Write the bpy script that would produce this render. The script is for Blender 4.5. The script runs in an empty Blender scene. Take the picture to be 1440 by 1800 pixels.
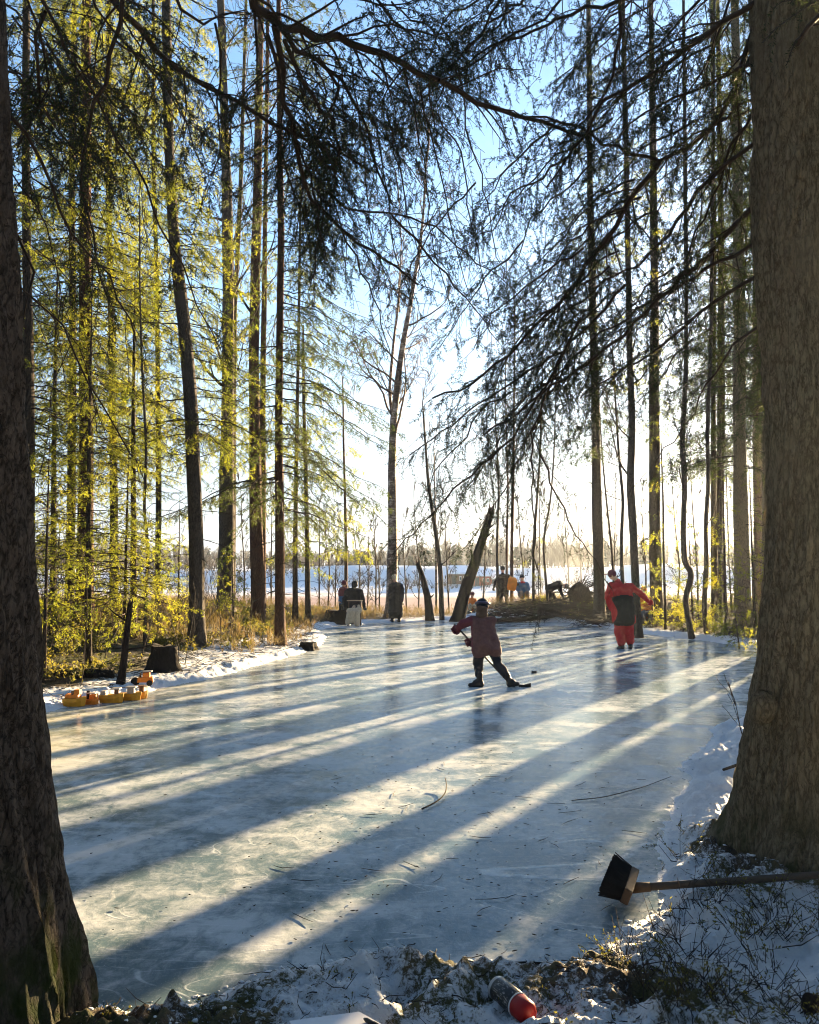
SKY_STRENGTH = 0.052
SUN_STRENGTH = 5.0
EXPOSURE = 3.15
ICE_BUMP = .15
HAZE = .00024
import bpy, math, random
import numpy as np
from mathutils import Vector, Matrix

scene = bpy.context.scene
COL = scene.collection
R = math.radians
rng = np.random.default_rng(7)
random.seed(7)
F = 1440.0
CAM = np.array([0.0, 0.0, 1.6])
PITCH = math.atan(115 / 1440)
AZ = R(32.6)
EL = R(9.5)
U = np.array([math.sin(AZ), math.cos(AZ), 0.0])          # horizontal direction towards the sun

# ---------------------------------------------------------------- camera
cam_d = bpy.data.cameras.new("camera")
cam = bpy.data.objects.new("camera", cam_d)
COL.objects.link(cam)
cam.location = CAM
cam.rotation_euler = (R(90) + PITCH, 0, 0)
cam_d.sensor_fit = 'HORIZONTAL'
cam_d.sensor_width = 36.0
cam_d.lens = 36.0
cam_d.clip_end = 6000
cam_d.clip_start = 0.05
scene.camera = cam
cp, sp = math.cos(PITCH), math.sin(PITCH)


def ray(px, py):
    x, v = (px - 720) / F, (900 - py) / F
    return np.array([x, cp - v * sp, v * cp + sp])


def P(px, py, Y):
    """the point seen at a pixel of the photograph at distance Y along the ground"""
    d = ray(px, py)
    return CAM + d * (Y / d[1])


def G(px, py, z=0.0):
    d = ray(px, py)
    t = (z - CAM[2]) / d[2]
    return CAM + d * t


# ---------------------------------------------------------------- noise
def _hash(ix, iy, seed):
    h = (ix.astype(np.int64) * 374761393 + iy.astype(np.int64) * 668265263 + seed * 974634777) & 0x7fffffff
    h = ((h ^ (h >> 13)) * 1274126177) & 0x7fffffff
    return ((h ^ (h >> 16)) & 0xffff) / 65535.0


def vnoise(x, y, seed=0):
    ix, iy = np.floor(x), np.floor(y)
    fx, fy = x - ix, y - iy
    fx, fy = fx * fx * (3 - 2 * fx), fy * fy * (3 - 2 * fy)
    a = _hash(ix, iy, seed); b = _hash(ix + 1, iy, seed)
    c = _hash(ix, iy + 1, seed); d = _hash(ix + 1, iy + 1, seed)
    return (a * (1 - fx) + b * fx) * (1 - fy) + (c * (1 - fx) + d * fx) * fy


def fbm(x, y, seed=0, octv=4, gain=.5):
    s, a, t = 0, 1.0, 0
    for k in range(octv):
        s = s + a * (vnoise(x * 2 ** k + 17.3 * k, y * 2 ** k - 9.1 * k, seed + k) - .5)
        t += a
        a *= gain
    return s / t * 2


def ss(a, b, x):
    t = np.clip((x - a) / (b - a), 0, 1)
    return t * t * (3 - 2 * t)


# ---------------------------------------------------------------- mesh helpers
def mesh_np(name, verts, faces, mats, midx=None, smooth=True):
    """faces: list of (n,k) int arrays; midx: a material index for each array"""
    me = bpy.data.meshes.new(name)
    faces = [np.asarray(f) for f in faces]
    keep = [i for i, f in enumerate(faces) if len(f)]
    mi = [0] * len(faces) if midx is None else midx
    v = np.ascontiguousarray(verts, dtype=np.float32)
    me.vertices.add(len(v))
    me.vertices.foreach_set("co", v.ravel())
    loops = np.concatenate([faces[i].ravel() for i in keep]).astype(np.int32)
    tot = np.concatenate([np.full(len(faces[i]), faces[i].shape[1]) for i in keep]).astype(np.int32)
    start = np.concatenate([[0], np.cumsum(tot)[:-1]]).astype(np.int32)
    me.loops.add(len(loops))
    me.loops.foreach_set("vertex_index", loops)
    me.polygons.add(len(tot))
    me.polygons.foreach_set("loop_start", start)
    me.polygons.foreach_set("loop_total", tot)
    me.polygons.foreach_set("material_index", np.concatenate([np.full(len(faces[i]), mi[i]) for i in keep]).astype(np.int32))
    if smooth:
        me.polygons.foreach_set("use_smooth", np.ones(len(tot), dtype=bool))
    for m in mats:
        me.materials.append(m)
    me.update(calc_edges=True)
    me.validate()
    return me


def link(name, me, parent=None, loc=(0, 0, 0)):
    o = bpy.data.objects.new(name, me)
    COL.objects.link(o)
    if parent is not None:
        o.parent = parent
    o.location = loc
    return o


def tag(o, label=None, cat=None, group=None, kind=None):
    if label: o["label"] = label
    if cat: o["category"] = cat
    if group: o["group"] = group
    if kind: o["kind"] = kind
    return o


def empty(name, loc, label, cat, group=None, rz=0.0):
    o = bpy.data.objects.new(name, None)
    COL.objects.link(o)
    o.location = loc
    o.rotation_euler = (0, 0, rz)
    o.empty_display_size = .2
    return tag(o, label, cat, group)


def copy_tree(o, parent=None):
    c = o.copy()
    COL.objects.link(c)
    c.parent = parent
    for ch in o.children:
        copy_tree(ch, c)
    return c


class Shape:
    """collects solids into one mesh"""

    def __init__(self):
        self.v, self.f, self.m = [], [], []

    def add(self, verts, faces, mat=0):
        b = len(self.v)
        self.v += [tuple(p) for p in verts]
        for f in faces:
            self.f.append([i + b for i in f]); self.m.append(mat)

    def box(self, c, s, rot=None, taper=1.0, mat=0):
        M = Matrix.Identity(3) if rot is None else rot
        vs = []
        for z in (-1, 1):
            k = 1.0 if z < 0 else taper
            for x, y in ((-1, -1), (1, -1), (1, 1), (-1, 1)):
                vs.append(Vector(c) + M @ Vector((x * s[0] / 2 * k, y * s[1] / 2 * k, z * s[2] / 2)))
        self.add(vs, [(0, 3, 2, 1), (4, 5, 6, 7), (0, 1, 5, 4), (1, 2, 6, 5), (2, 3, 7, 6), (3, 0, 4, 7)], mat)

    def tube(self, pts, rad, n=12, mat=0, caps=True):
        pts = [Vector(p) for p in pts]
        if not hasattr(rad, '__len__'): rad = [rad] * len(pts)
        rings = []
        ref = None
        for i, p in enumerate(pts):
            t = (pts[min(i + 1, len(pts) - 1)] - pts[max(i - 1, 0)])
            if t.length < 1e-9: t = Vector((0, 0, 1))
            t.normalize()
            if ref is None:
                ref = t.orthogonal().normalized()
            ref = (ref - t * ref.dot(t))
            if ref.length < 1e-6: ref = t.orthogonal()
            ref.normalize()
            b = t.cross(ref)
            rings.append([p + (ref * math.cos(2 * math.pi * k / n) + b * math.sin(2 * math.pi * k / n)) * rad[i] for k in range(n)])
        vs = [q for r_ in rings for q in r_]
        fs = []
        for i in range(len(pts) - 1):
            for k in range(n):
                fs.append((i * n + k, i * n + (k + 1) % n, (i + 1) * n + (k + 1) % n, (i + 1) * n + k))
        if caps:
            fs.append(tuple(range(n))[::-1]); fs.append(tuple((len(pts) - 1) * n + k for k in range(n)))
        self.add(vs, fs, mat)

    def ball(self, c, r, sc=(1, 1, 1), n=12, mat=0, jit=0.0):
        vs, fs = [], []
        m = n // 2
        for i in range(m + 1):
            th = math.pi * i / m
            for k in range(n):
                ph = 2 * math.pi * k / n
                j = 1 + random.uniform(-jit, jit)
                vs.append((c[0] + r * sc[0] * math.sin(th) * math.cos(ph) * j, c[1] + r * sc[1] * math.sin(th) * math.sin(ph) * j, c[2] + r * sc[2] * math.cos(th) * j))
        for i in range(m):
            for k in range(n):
                fs.append((i * n + k, (i + 1) * n + k, (i + 1) * n + (k + 1) % n, i * n + (k + 1) % n))
        self.add(vs, fs, mat)

    def build(self, name, mats, parent=None, loc=(0, 0, 0), smooth=False, bevel=0.0):
        me = bpy.data.meshes.new(name)
        me.from_pydata(self.v, [], self.f)
        if not isinstance(mats, (list, tuple)): mats = [mats]
        for m in mats: me.materials.append(m)
        me.polygons.foreach_set("material_index", self.m)
        if smooth:
            me.polygons.foreach_set("use_smooth", [True] * len(me.polygons))
        me.update()
        o = link(name, me, parent, loc)
        if bevel:
            b = o.modifiers.new("edge", 'BEVEL'); b.width = bevel; b.segments = 2; b.limit_method = 'ANGLE'
        return o


# ---------------------------------------------------------------- materials
def new_mat(name):
    m = bpy.data.materials.new(name)
    m.use_nodes = True
    nt = m.node_tree
    for n in list(nt.nodes): nt.nodes.remove(n)
    out = nt.nodes.new('ShaderNodeOutputMaterial')
    return m, nt, out


def N(nt, t, **kw):
    n = nt.nodes.new(t)
    for k, v in kw.items():
        if k in n.inputs: n.inputs[k].default_value = v
        else: setattr(n, k, v)
    return n


def ramp(nt, fac, stops):
    r = nt.nodes.new('ShaderNodeValToRGB')
    e = r.color_ramp.elements
    e[0].position, e[0].color = stops[0][0], (*stops[0][1], 1)
    e[1].position, e[1].color = stops[-1][0], (*stops[-1][1], 1)
    for p, c in stops[1:-1]:
        q = e.new(p); q.color = (*c, 1)
    nt.links.new(fac, r.inputs[0])
    return r.outputs[0]


def coords(nt, scale=(1, 1, 1), kind='Object', rot=(0, 0, 0)):
    tc = nt.nodes.new('ShaderNodeTexCoord')
    mp = nt.nodes.new('ShaderNodeMapping')
    mp.inputs['Scale'].default_value = scale
    mp.inputs['Rotation'].default_value = rot
    nt.links.new(tc.outputs[kind], mp.inputs[0])
    return mp.outputs[0]


def noise(nt, vec, scale, detail=4, rough=.55, dist=0.0):
    n = N(nt, 'ShaderNodeTexNoise')
    n.inputs['Scale'].default_value = scale
    n.inputs['Detail'].default_value = detail
    n.inputs['Roughness'].default_value = rough
    n.inputs['Distortion'].default_value = dist
    nt.links.new(vec, n.inputs['Vector'])
    return n.outputs['Fac']


def mixc(nt, fac, a, b):
    m = nt.nodes.new('ShaderNodeMix'); m.data_type = 'RGBA'
    for s, v in ((0, fac), (6, a), (7, b)):
        if hasattr(v, 'links') or hasattr(v, 'is_linked'): nt.links.new(v, m.inputs[s])
        elif s == 0: m.inputs[0].default_value = v
        else: m.inputs[s].default_value = (*v, 1)
    return m.outputs[2]


def math_(nt, op, a, b=0.5, clamp=False):
    m = nt.nodes.new('ShaderNodeMath'); m.operation = op; m.use_clamp = clamp
    for s, v in ((0, a), (1, b)):
        if hasattr(v, 'is_linked'): nt.links.new(v, m.inputs[s])
        else: m.inputs[s].default_value = v
    return m.outputs[0]


def mapr(nt, v, a, b, c=0.0, d=1.0):
    m = nt.nodes.new('ShaderNodeMapRange'); m.interpolation_type = 'SMOOTHSTEP'
    nt.links.new(v, m.inputs[0])
    for i, q in enumerate((a, b, c, d)): m.inputs[i + 1].default_value = q
    return m.outputs[0]


def bump(nt, h, strength=.5, dist=.02, prev=None):
    b = nt.nodes.new('ShaderNodeBump')
    b.inputs['Strength'].default_value = strength
    b.inputs['Distance'].default_value = dist
    nt.links.new(h, b.inputs['Height'])
    if prev is not None: nt.links.new(prev, b.inputs['Normal'])
    return b.outputs[0]


def principled(nt, out, col, rough=.8, nrm=None, spec=.3, sheen=0.0):
    p = nt.nodes.new('ShaderNodeBsdfPrincipled')
    if hasattr(col, 'is_linked'): nt.links.new(col, p.inputs['Base Color'])
    else: p.inputs['Base Color'].default_value = (*col, 1)
    if hasattr(rough, 'is_linked'): nt.links.new(rough, p.inputs['Roughness'])
    else: p.inputs['Roughness'].default_value = rough
    p.inputs['Specular IOR Level'].default_value = spec
    if nrm is not None: nt.links.new(nrm, p.inputs['Normal'])
    if out is not None: nt.links.new(p.outputs[0], out.inputs[0])
    return p


def plain(name, col, rough=.7, var=.25, scale=20, bmp=.0, spec=.3):
    m, nt, out = new_mat(name)
    v = coords(nt)
    n = noise(nt, v, scale, 4)
    c = ramp(nt, n, [(.3, tuple(k * (1 - var) for k in col)), (.7, tuple(min(1, k * (1 + var)) for k in col))])
    nr = bump(nt, n, bmp, .01) if bmp else None
    principled(nt, out, c, rough, nr, spec)
    return m


def bark(name, dark, light, sx=9, sz=2.2, bs=.9, moss=None, ew=.22):
    m, nt, out = new_mat(name)
    v = coords(nt, (sx, sx, sz))
    vo = N(nt, 'ShaderNodeTexVoronoi', feature='DISTANCE_TO_EDGE')
    vo.inputs['Scale'].default_value = 2.6
    n2 = noise(nt, v, 1.3, 6, .65, .6)
    wv = nt.nodes.new('ShaderNodeVectorMath'); wv.operation = 'MULTIPLY_ADD'
    nt.links.new(n2, wv.inputs[0]); wv.inputs[1].default_value = (1.7, 1.7, 1.7); nt.links.new(v, wv.inputs[2])
    nt.links.new(wv.outputs[0], vo.inputs['Vector'])
    edge = mapr(nt, vo.outputs['Distance'], .0, .16)
    n3 = noise(nt, v, 4.5, 7, .75, .4)
    h = math_(nt, 'ADD', math_(nt, 'MULTIPLY', edge, ew), math_(nt, 'MULTIPLY', n3, 1.17 - ew))
    c = ramp(nt, h, [(.34, dark), (.6, tuple((a + b * .8) / 2 for a, b in zip(dark, light))), (.92, light)])
    big = noise(nt, coords(nt, (1.2, 1.2, .7)), 1.5, 3)
    c = mixc(nt, mapr(nt, big, .5, .75), c, tuple(k * .7 for k in light))
    if moss:
        sep = nt.nodes.new('ShaderNodeSeparateXYZ')
        tc = nt.nodes.new('ShaderNodeTexCoord')
        nt.links.new(tc.outputs['Object'], sep.inputs[0])
        g = mapr(nt, sep.outputs[2], moss[0], moss[1], 1, 0)
        mn = mapr(nt, noise(nt, coords(nt, (6, 6, 4)), 1.2, 5), .42, .62)
        c = mixc(nt, math_(nt, 'MULTIPLY', g, mn), c, moss[2])
    nr = bump(nt, h, bs, .03)
    principled(nt, out, c, .9, nr, .15)
    return m


def birch(name):
    m, nt, out = new_mat(name)
    v = coords(nt, (3, 3, 9))
    n = noise(nt, v, 1.6, 5, .7, .5)
    big = noise(nt, coords(nt, (1.5, 1.5, .8)), 2.0, 4, .6)
    f = math_(nt, 'ADD', math_(nt, 'MULTIPLY', n, .6), math_(nt, 'MULTIPLY', big, .6))
    c = ramp(nt, f, [(.42, (.03, .024, .02)), (.6, (.12, .085, .065)), (.72, (.42, .36, .31))])
    principled(nt, out, c, .8, bump(nt, n, .5, .02), .2)
    return m


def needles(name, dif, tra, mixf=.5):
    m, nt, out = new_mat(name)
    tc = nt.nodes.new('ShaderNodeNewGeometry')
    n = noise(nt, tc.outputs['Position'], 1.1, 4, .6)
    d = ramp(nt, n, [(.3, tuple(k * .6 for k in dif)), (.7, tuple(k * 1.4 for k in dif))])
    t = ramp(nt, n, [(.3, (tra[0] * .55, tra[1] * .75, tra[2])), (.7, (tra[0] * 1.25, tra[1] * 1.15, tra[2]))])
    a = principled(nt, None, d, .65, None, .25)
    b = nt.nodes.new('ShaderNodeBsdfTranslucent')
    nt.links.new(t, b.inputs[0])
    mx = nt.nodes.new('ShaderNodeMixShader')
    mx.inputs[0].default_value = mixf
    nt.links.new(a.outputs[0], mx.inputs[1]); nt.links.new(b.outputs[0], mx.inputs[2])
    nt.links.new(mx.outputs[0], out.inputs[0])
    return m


M = {}
M['bark_spruce'] = bark('spruce_bark', (.013, .01, .008), (.10, .078, .06))
M['bark_near'] = bark('near_spruce_bark', (.016, .014, .012), (.19, .155, .13), 11, 5, 1.0, (.0, .75, (.028, .045, .008)), .24)
M['bark_right'] = bark('glare_lightened_bark', (.06, .05, .03), (.29, .24, .155), 11, 3.4, 1.0, (.0, .5, (.05, .055, .022)), .20)  # lighter olive bark: the veil of the sun glare is painted into it
M['bark_pine'] = bark('pine_bark', (.025, .014, .01), (.13, .07, .048), 8, 2.5, .8)
M['bark_grey'] = bark('grey_bark', (.02, .017, .014), (.12, .10, .082), 10, 3, .8)
M['bark_black'] = bark('weathered_black_wood', (.007, .006, .006), (.04, .033, .028), 14, 2, .8)
M['birch'] = birch('birch_bark')
M['twig'] = plain('twig_bark', (.03, .022, .017), .85, .4, 8)
M['twig_red'] = plain('birch_twig_bark', (.055, .033, .026), .8, .4, 6)
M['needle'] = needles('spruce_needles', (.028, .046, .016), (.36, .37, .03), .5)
M['needle_dark'] = needles('shaded_spruce_needles', (.016, .027, .014), (.12, .15, .022), .32)  # darker copy of the spruce needles, with shade painted into the colour
M['needle_near'] = needles('shade_darkened_needles', (.010, .017, .011), (.06, .08, .015), .25)  # silhouette shade of the overhead boughs is put into this darker colour
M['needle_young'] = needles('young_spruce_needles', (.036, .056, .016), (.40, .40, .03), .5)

# ---------------------------------------------------------------- branches and needles
class Bush:
    """wood segments and needle-bearing segments of a crown"""

    def __init__(self):
        self.w = []      # (p0, p1, r0, r1)
        self.n = []      # (p0, p1)

    def path(self, pts, r0, r1):
        k = len(pts) - 1
        for i in range(k):
            self.w.append((pts[i], pts[i + 1], r0 + (r1 - r0) * i / k, r0 + (r1 - r0) * (i + 1) / k))


def frames(d):
    ref = np.where(np.abs(d[:, 2:3]) < .9, np.array([[0, 0, 1.0]]), np.array([[1.0, 0, 0]]))
    a = np.cross(d, ref); a /= np.linalg.norm(a, axis=1, keepdims=True) + 1e-12
    return a, np.cross(d, a)


def bush_mesh(name, b, mats, dens=60, nl=.05, nw=.012, k=4, fwd=.55, off=(0, 0, 0), seed=1):
    rg = np.random.default_rng(seed)
    off = np.asarray(off, dtype=float)
    V, Fq, Ft, base = [], np.zeros((0, 4), int), np.zeros((0, 3), int), 0
    if b.w:
        p0 = np.array([s[0] for s in b.w]); p1 = np.array([s[1] for s in b.w])
        r0 = np.array([s[2] for s in b.w])[:, None, None]; r1 = np.array([s[3] for s in b.w])[:, None, None]
        d = p1 - p0; d /= np.linalg.norm(d, axis=1, keepdims=True) + 1e-12
        a, c = frames(d)
        th = np.arange(k) * 2 * np.pi / k
        ring = a[:, None] * np.cos(th)[None, :, None] + c[:, None] * np.sin(th)[None, :, None]
        v = np.concatenate([p0[:, None] + ring * r0, p1[:, None] + ring * r1], axis=1)
        n = len(p0)
        j = np.arange(k)
        q = np.stack([j, (j + 1) % k, k + (j + 1) % k, k + j], axis=1)
        Fq = (q[None] + (np.arange(n) * 2 * k)[:, None, None]).reshape(-1, 4)
        V.append(v.reshape(-1, 3)); base = n * 2 * k
    if b.n:
        p0 = np.array([s[0] for s in b.n]); p1 = np.array([s[1] for s in b.n])
        L = np.linalg.norm(p1 - p0, axis=1)
        cnt = np.maximum(1, np.floor(L * dens + rg.random(len(L)))).astype(int)
        idx = np.repeat(np.arange(len(L)), cnt)
        t = rg.random(len(idx))[:, None]
        d = (p1 - p0) / (L[:, None] + 1e-9)
        a, c = frames(d)
        th = rg.random(len(idx)) * 2 * np.pi
        rad = a[idx] * np.cos(th)[:, None] + c[idx] * np.sin(th)[:, None]
        pos = p0[idx] + (p1 - p0)[idx] * t
        dr = d[idx] * fwd + rad * .75 + rg.normal(0, .12, (len(idx), 3))
        dr /= np.linalg.norm(dr, axis=1, keepdims=True)
        wv = np.cross(dr, rg.normal(0, 1, (len(idx), 3))); wv /= np.linalg.norm(wv, axis=1, keepdims=True) + 1e-9
        ln = nl * (.6 + .7 * rg.random(len(idx)))[:, None]
        wd = nw * (.7 + .6 * rg.random(len(idx)))[:, None]
        v = np.stack([pos - wv * wd * .35, pos + dr * ln * .45 + wv * wd * .5, pos + dr * ln, pos + dr * ln * .45 - wv * wd * .5], axis=1)
        m = len(idx)
        Fn = (np.arange(4)[None] + (np.arange(m) * 4)[:, None]) + base
        V.append(v.reshape(-1, 3))
    else:
        Fn = np.zeros((0, 4), int)
    return mesh_np(name, np.concatenate(V) - off, [Fq, Fn], mats, [0, 1])


UP = np.array([0, 0, 1.0])


def nrm(v):
    return v / (np.linalg.norm(v) + 1e-12)


def resample(pts, step):
    pts = np.asarray(pts, float)
    L = np.concatenate([[0], np.cumsum(np.linalg.norm(np.diff(pts, axis=0), axis=1))])
    n = max(2, int(L[-1] / step) + 1)
    s = np.linspace(0, L[-1], n)
    return np.stack([np.interp(s, L, pts[:, i]) for i in range(3)], axis=1), L[-1]


def limb(b, pts, r0, r1, rg, sec=8.0, slen=.5, hang=.6, ter=9.0, tlen=.14, start=.1, leaf=.85, jit=.01, stepl=.1, thin=.0022, wood_ter=True, wild=.09):
    """a conifer limb: side shoots that droop, each with hanging twigs that carry the needles"""
    q, L = resample(pts, stepl)
    q[1:-1] += rg.normal(0, jit, q[1:-1].shape)
    b.path(list(q), r0, r1)
    n = int(L * sec)
    side = 1
    for i in range(n):
        s = start + (1 - start) * (i + rg.random()) / max(n, 1)
        j = min(int(s * (len(q) - 1)), len(q) - 2)
        f = s * (len(q) - 1) - j
        p = q[j] * (1 - f) + q[j + 1] * f
        T = nrm(q[j + 1] - q[j])
        sd = np.cross(T, UP)
        if np.linalg.norm(sd) < .2: sd = nrm(rg.normal(0, 1, 3) * (1, 1, .2))
        sd = nrm(sd) * side
        side = -side
        d = nrm(T * rg.uniform(.3, .9) + sd * rg.uniform(.4, 1.0) + rg.normal(0, .2, 3))
        ln = slen * rg.uniform(.45, 1.25) * (1 - .55 * s)
        k = max(3, int(ln / .09))
        pp = [p]
        for t in range(k):
            d = nrm(d + np.array([0, 0, -hang]) * 1.6 / k + rg.normal(0, wild, 3))
            pp.append(pp[-1] + d * ln / k)
        rr = max(thin, (r0 + (r1 - r0) * s) * .38)
        b.path(pp, rr, thin * .8)
        lf = rg.random() < leaf
        nt_ = int(ln * ter + rg.random())
        for t in range(nt_):
            u = .15 + .85 * (t + rg.random()) / max(nt_, 1)
            a = min(int(u * k), k - 1)
            p2 = pp[a] + (pp[a + 1] - pp[a]) * (u * k - a)
            d2 = nrm(nrm(pp[a + 1] - pp[a]) * .7 + rg.normal(0, .35 + 2.2 * wild, 3) + np.array([0, 0, -hang * .9]))
            l2 = tlen * rg.uniform(.5, 1.4)
            m_ = p2 + d2 * l2 * .5
            d3 = nrm(d2 + np.array([0, 0, -hang * .5]))
            e_ = m_ + d3 * l2 * .5
            if wood_ter:
                b.w.append((p2, m_, thin * .8, thin * .7)); b.w.append((m_, e_, thin * .7, thin * .5))
            if lf:
                b.n.append((p2, m_)); b.n.append((m_, e_))
        if lf:
            for a in range(max(1, k // 3), k):
                b.n.append((pp[a], pp[a + 1]))


def trunk_pts(path, n_extra=None):
    return np.array(path, float)


def tube_np(pts, rad, sides=14, wob=.04, seed=0, flare=None):
    """a trunk: rings along pts with radius rad; flare = (height, amount, lobes)"""
    rg = np.random.default_rng(seed)
    n = len(pts)
    th = np.arange(sides) * 2 * np.pi / sides
    ph = rg.random(4) * 6.28
    T = np.gradient(pts, axis=0); T /= np.linalg.norm(T, axis=1, keepdims=True)
    a = np.cross(T, np.array([[0, 1.0, 0.001]])); a /= np.linalg.norm(a, axis=1, keepdims=True)
    c = np.cross(T, a)
    hz = pts[:, 2:3] - pts[0, 2]
    r = np.asarray(rad)[:, None] * (1 + wob * np.sin(2 * th + ph[0] + hz * .7) + wob * np.sin(3 * th + ph[1] - hz * 1.1) + wob * .7 * np.sin(5 * th + ph[2] + hz * 2.3))
    if flare:
        fl = np.exp(-np.maximum(hz, 0) / flare[0]) * flare[1]
        r = r * (1 + fl * (1 + .55 * np.cos(flare[2] * th + ph[3])))
    r = r * (1 + rg.normal(0, wob * .35, r.shape))
    v = pts[:, None] - a[:, None] * (np.cos(th)[None, :, None] * r[:, :, None]) + c[:, None] * (np.sin(th)[None, :, None] * r[:, :, None])
    j = np.arange(sides)
    q = np.stack([j, (j + 1) % sides, sides + (j + 1) % sides, sides + j], axis=1)
    Fq = (q[None] + (np.arange(n - 1) * sides)[:, None, None]).reshape(-1, 4)
    return v.reshape(-1, 3), Fq
# ---------------------------------------------------------------- world, sun
w = bpy.data.worlds.new("World")
scene.world = w
w.use_nodes = True
nt = w.node_tree
for n_ in list(nt.nodes): nt.nodes.remove(n_)
wo = nt.nodes.new('ShaderNodeOutputWorld')
bg = nt.nodes.new('ShaderNodeBackground')
sky = nt.nodes.new('ShaderNodeTexSky')
sky.sky_type = 'NISHITA'
sky.sun_disc = False
sky.sun_elevation = EL
sky.sun_rotation = AZ
sky.altitude = 50
sky.air_density = 1.0
sky.dust_density = .35
sky.ozone_density = 2.5
tc = nt.nodes.new('ShaderNodeTexCoord')
mp = nt.nodes.new('ShaderNodeMapping'); mp.inputs['Scale'].default_value = (1.2, 1.2, 6.0)
nt.links.new(tc.outputs['Generated'], mp.inputs[0])
cn = noise(nt, mp.outputs[0], 2.0, 5, .6, .4)
sepw = nt.nodes.new('ShaderNodeSeparateXYZ'); nt.links.new(tc.outputs['Generated'], sepw.inputs[0])
band = math_(nt, 'MULTIPLY', mapr(nt, sepw.outputs[2], .02, .2), mapr(nt, sepw.outputs[2], .25, .5, 1, 0))
cl = math_(nt, 'MULTIPLY', mapr(nt, cn, .45, .75), math_(nt, 'MULTIPLY', band, .55))
cloudmix = mixc(nt, cl, sky.outputs[0], (3.0, 3.1, 3.3))
# thin bright veil of winter haze low in the sky: pale instead of yellow, and never brighter than snow
hz = mapr(nt, sepw.outputs[2], .0, .42, .96, 0.0)
bwn = nt.nodes.new('ShaderNodeRGBToBW'); nt.links.new(cloudmix, bwn.inputs[0])
ex = math_(nt, 'EXPONENT', math_(nt, 'MULTIPLY', bwn.outputs[0], -.42), 0)
cmp_ = math_(nt, 'MULTIPLY', math_(nt, 'SUBTRACT', 1.0, ex), 2.3)
pal = nt.nodes.new('ShaderNodeVectorMath'); pal.operation = 'MULTIPLY'
nt.links.new(cmp_, pal.inputs[0]); pal.inputs[1].default_value = (.86, .97, 1.10)
cloudmix = mixc(nt, hz, cloudmix, pal.outputs[0])
nt.links.new(cloudmix, bg.inputs[0])
bg.inputs[1].default_value = SKY_STRENGTH
nt.links.new(bg.outputs[0], wo.inputs[0])

sun_d = bpy.data.lights.new("sun", 'SUN')
sun_d.energy = SUN_STRENGTH
sun_d.angle = R(0.45)
sun_d.color = (1.0, .73, .40)
sun = bpy.data.objects.new("sun", sun_d)
COL.objects.link(sun)
sdir = Vector((U[0] * math.cos(EL), U[1] * math.cos(EL), math.sin(EL)))
sun.rotation_euler = sdir.to_track_quat('Z', 'Y').to_euler()
sun.location = (20, 30, 20)

vs = scene.view_settings
vs.view_transform = 'Standard'
vs.look = 'None'
vs.gamma = 1.0
vs.exposure = EXPOSURE
scene.cycles.max_bounces = 6
scene.cycles.diffuse_bounces = 3
scene.cycles.glossy_bounces = 3
scene.cycles.transmission_bounces = 3
scene.cycles.use_denoising = True
scene.cycles.pixel_filter_type = 'BLACKMAN_HARRIS'
scene.cycles.filter_width = 1.05
scene.cycles.volume_bounces = 1

# ---------------------------------------------------------------- rink outline and ground
RINK_PX = [(40, 1262), (95, 1250), (140, 1238), (215, 1230), (300, 1206), (360, 1196), (420, 1180), (480, 1163), (530, 1150), (565, 1134), (575, 1120), (560, 1108),
           (600, 1098), (660, 1095), (720, 1094), (780, 1089), (840, 1088), (900, 1092), (960, 1093), (1020, 1097), (1060, 1102), (1110, 1112), (1180, 1120),
           (1250, 1128), (1330, 1140), (1400, 1165), (1420, 1210), (1380, 1240), (1320, 1256), (1255, 1283), (1240, 1310), (1200, 1350), (1215, 1380), (1178, 1400), (1192, 1440),
           (1160, 1478), (1150, 1520), (1165, 1560), (1175, 1595), (1120, 1625), (1080, 1650), (1000, 1682), (930, 1692), (850, 1700), (790, 1684), (722, 1668), (660, 1676),
           (600, 1692), (520, 1705), (430, 1728), (380, 1758), (150, 1772), (-40, 1740), (-120, 1600), (-60, 1400)]
RINK = np.array([G(a, b)[:2] for a, b in RINK_PX])


def sdf(x, y, poly=RINK):
    d = np.full(x.shape, 1e9)
    inside = np.zeros(x.shape, bool)
    n = len(poly)
    for i in range(n):
        a, b = poly[i], poly[(i + 1) % n]
        ex, ey = b - a
        wx, wy = x - a[0], y - a[1]
        t = np.clip((wx * ex + wy * ey) / (ex * ex + ey * ey), 0, 1)
        d = np.minimum(d, (wx - ex * t) ** 2 + (wy - ey * t) ** 2)
        c = (a[1] > y) != (b[1] > y)
        with np.errstate(divide='ignore', invalid='ignore'):
            xi = a[0] + (y - a[1]) * ex / ey
        inside ^= c & (x < xi)
    d = np.sqrt(d)
    return np.where(inside, -d, d)


_fp = random.Random(77)
PITS = [(_fp.uniform(.9, 3.2), _fp.uniform(2.5, 5.6), _fp.uniform(.05, .11), _fp.uniform(.025, .06), _fp.uniform(0, 3.1)) for _ in range(95)] + \
       [(_fp.uniform(-1.2, 1.0), _fp.uniform(2.5, 3.3), _fp.uniform(.04, .09), _fp.uniform(.02, .045), _fp.uniform(0, 3.1)) for _ in range(45)] + \
       [(_fp.uniform(2.0, 4.2), _fp.uniform(5.5, 9.5), _fp.uniform(.07, .14), _fp.uniform(.03, .07), _fp.uniform(0, 3.1)) for _ in range(60)]


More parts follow.
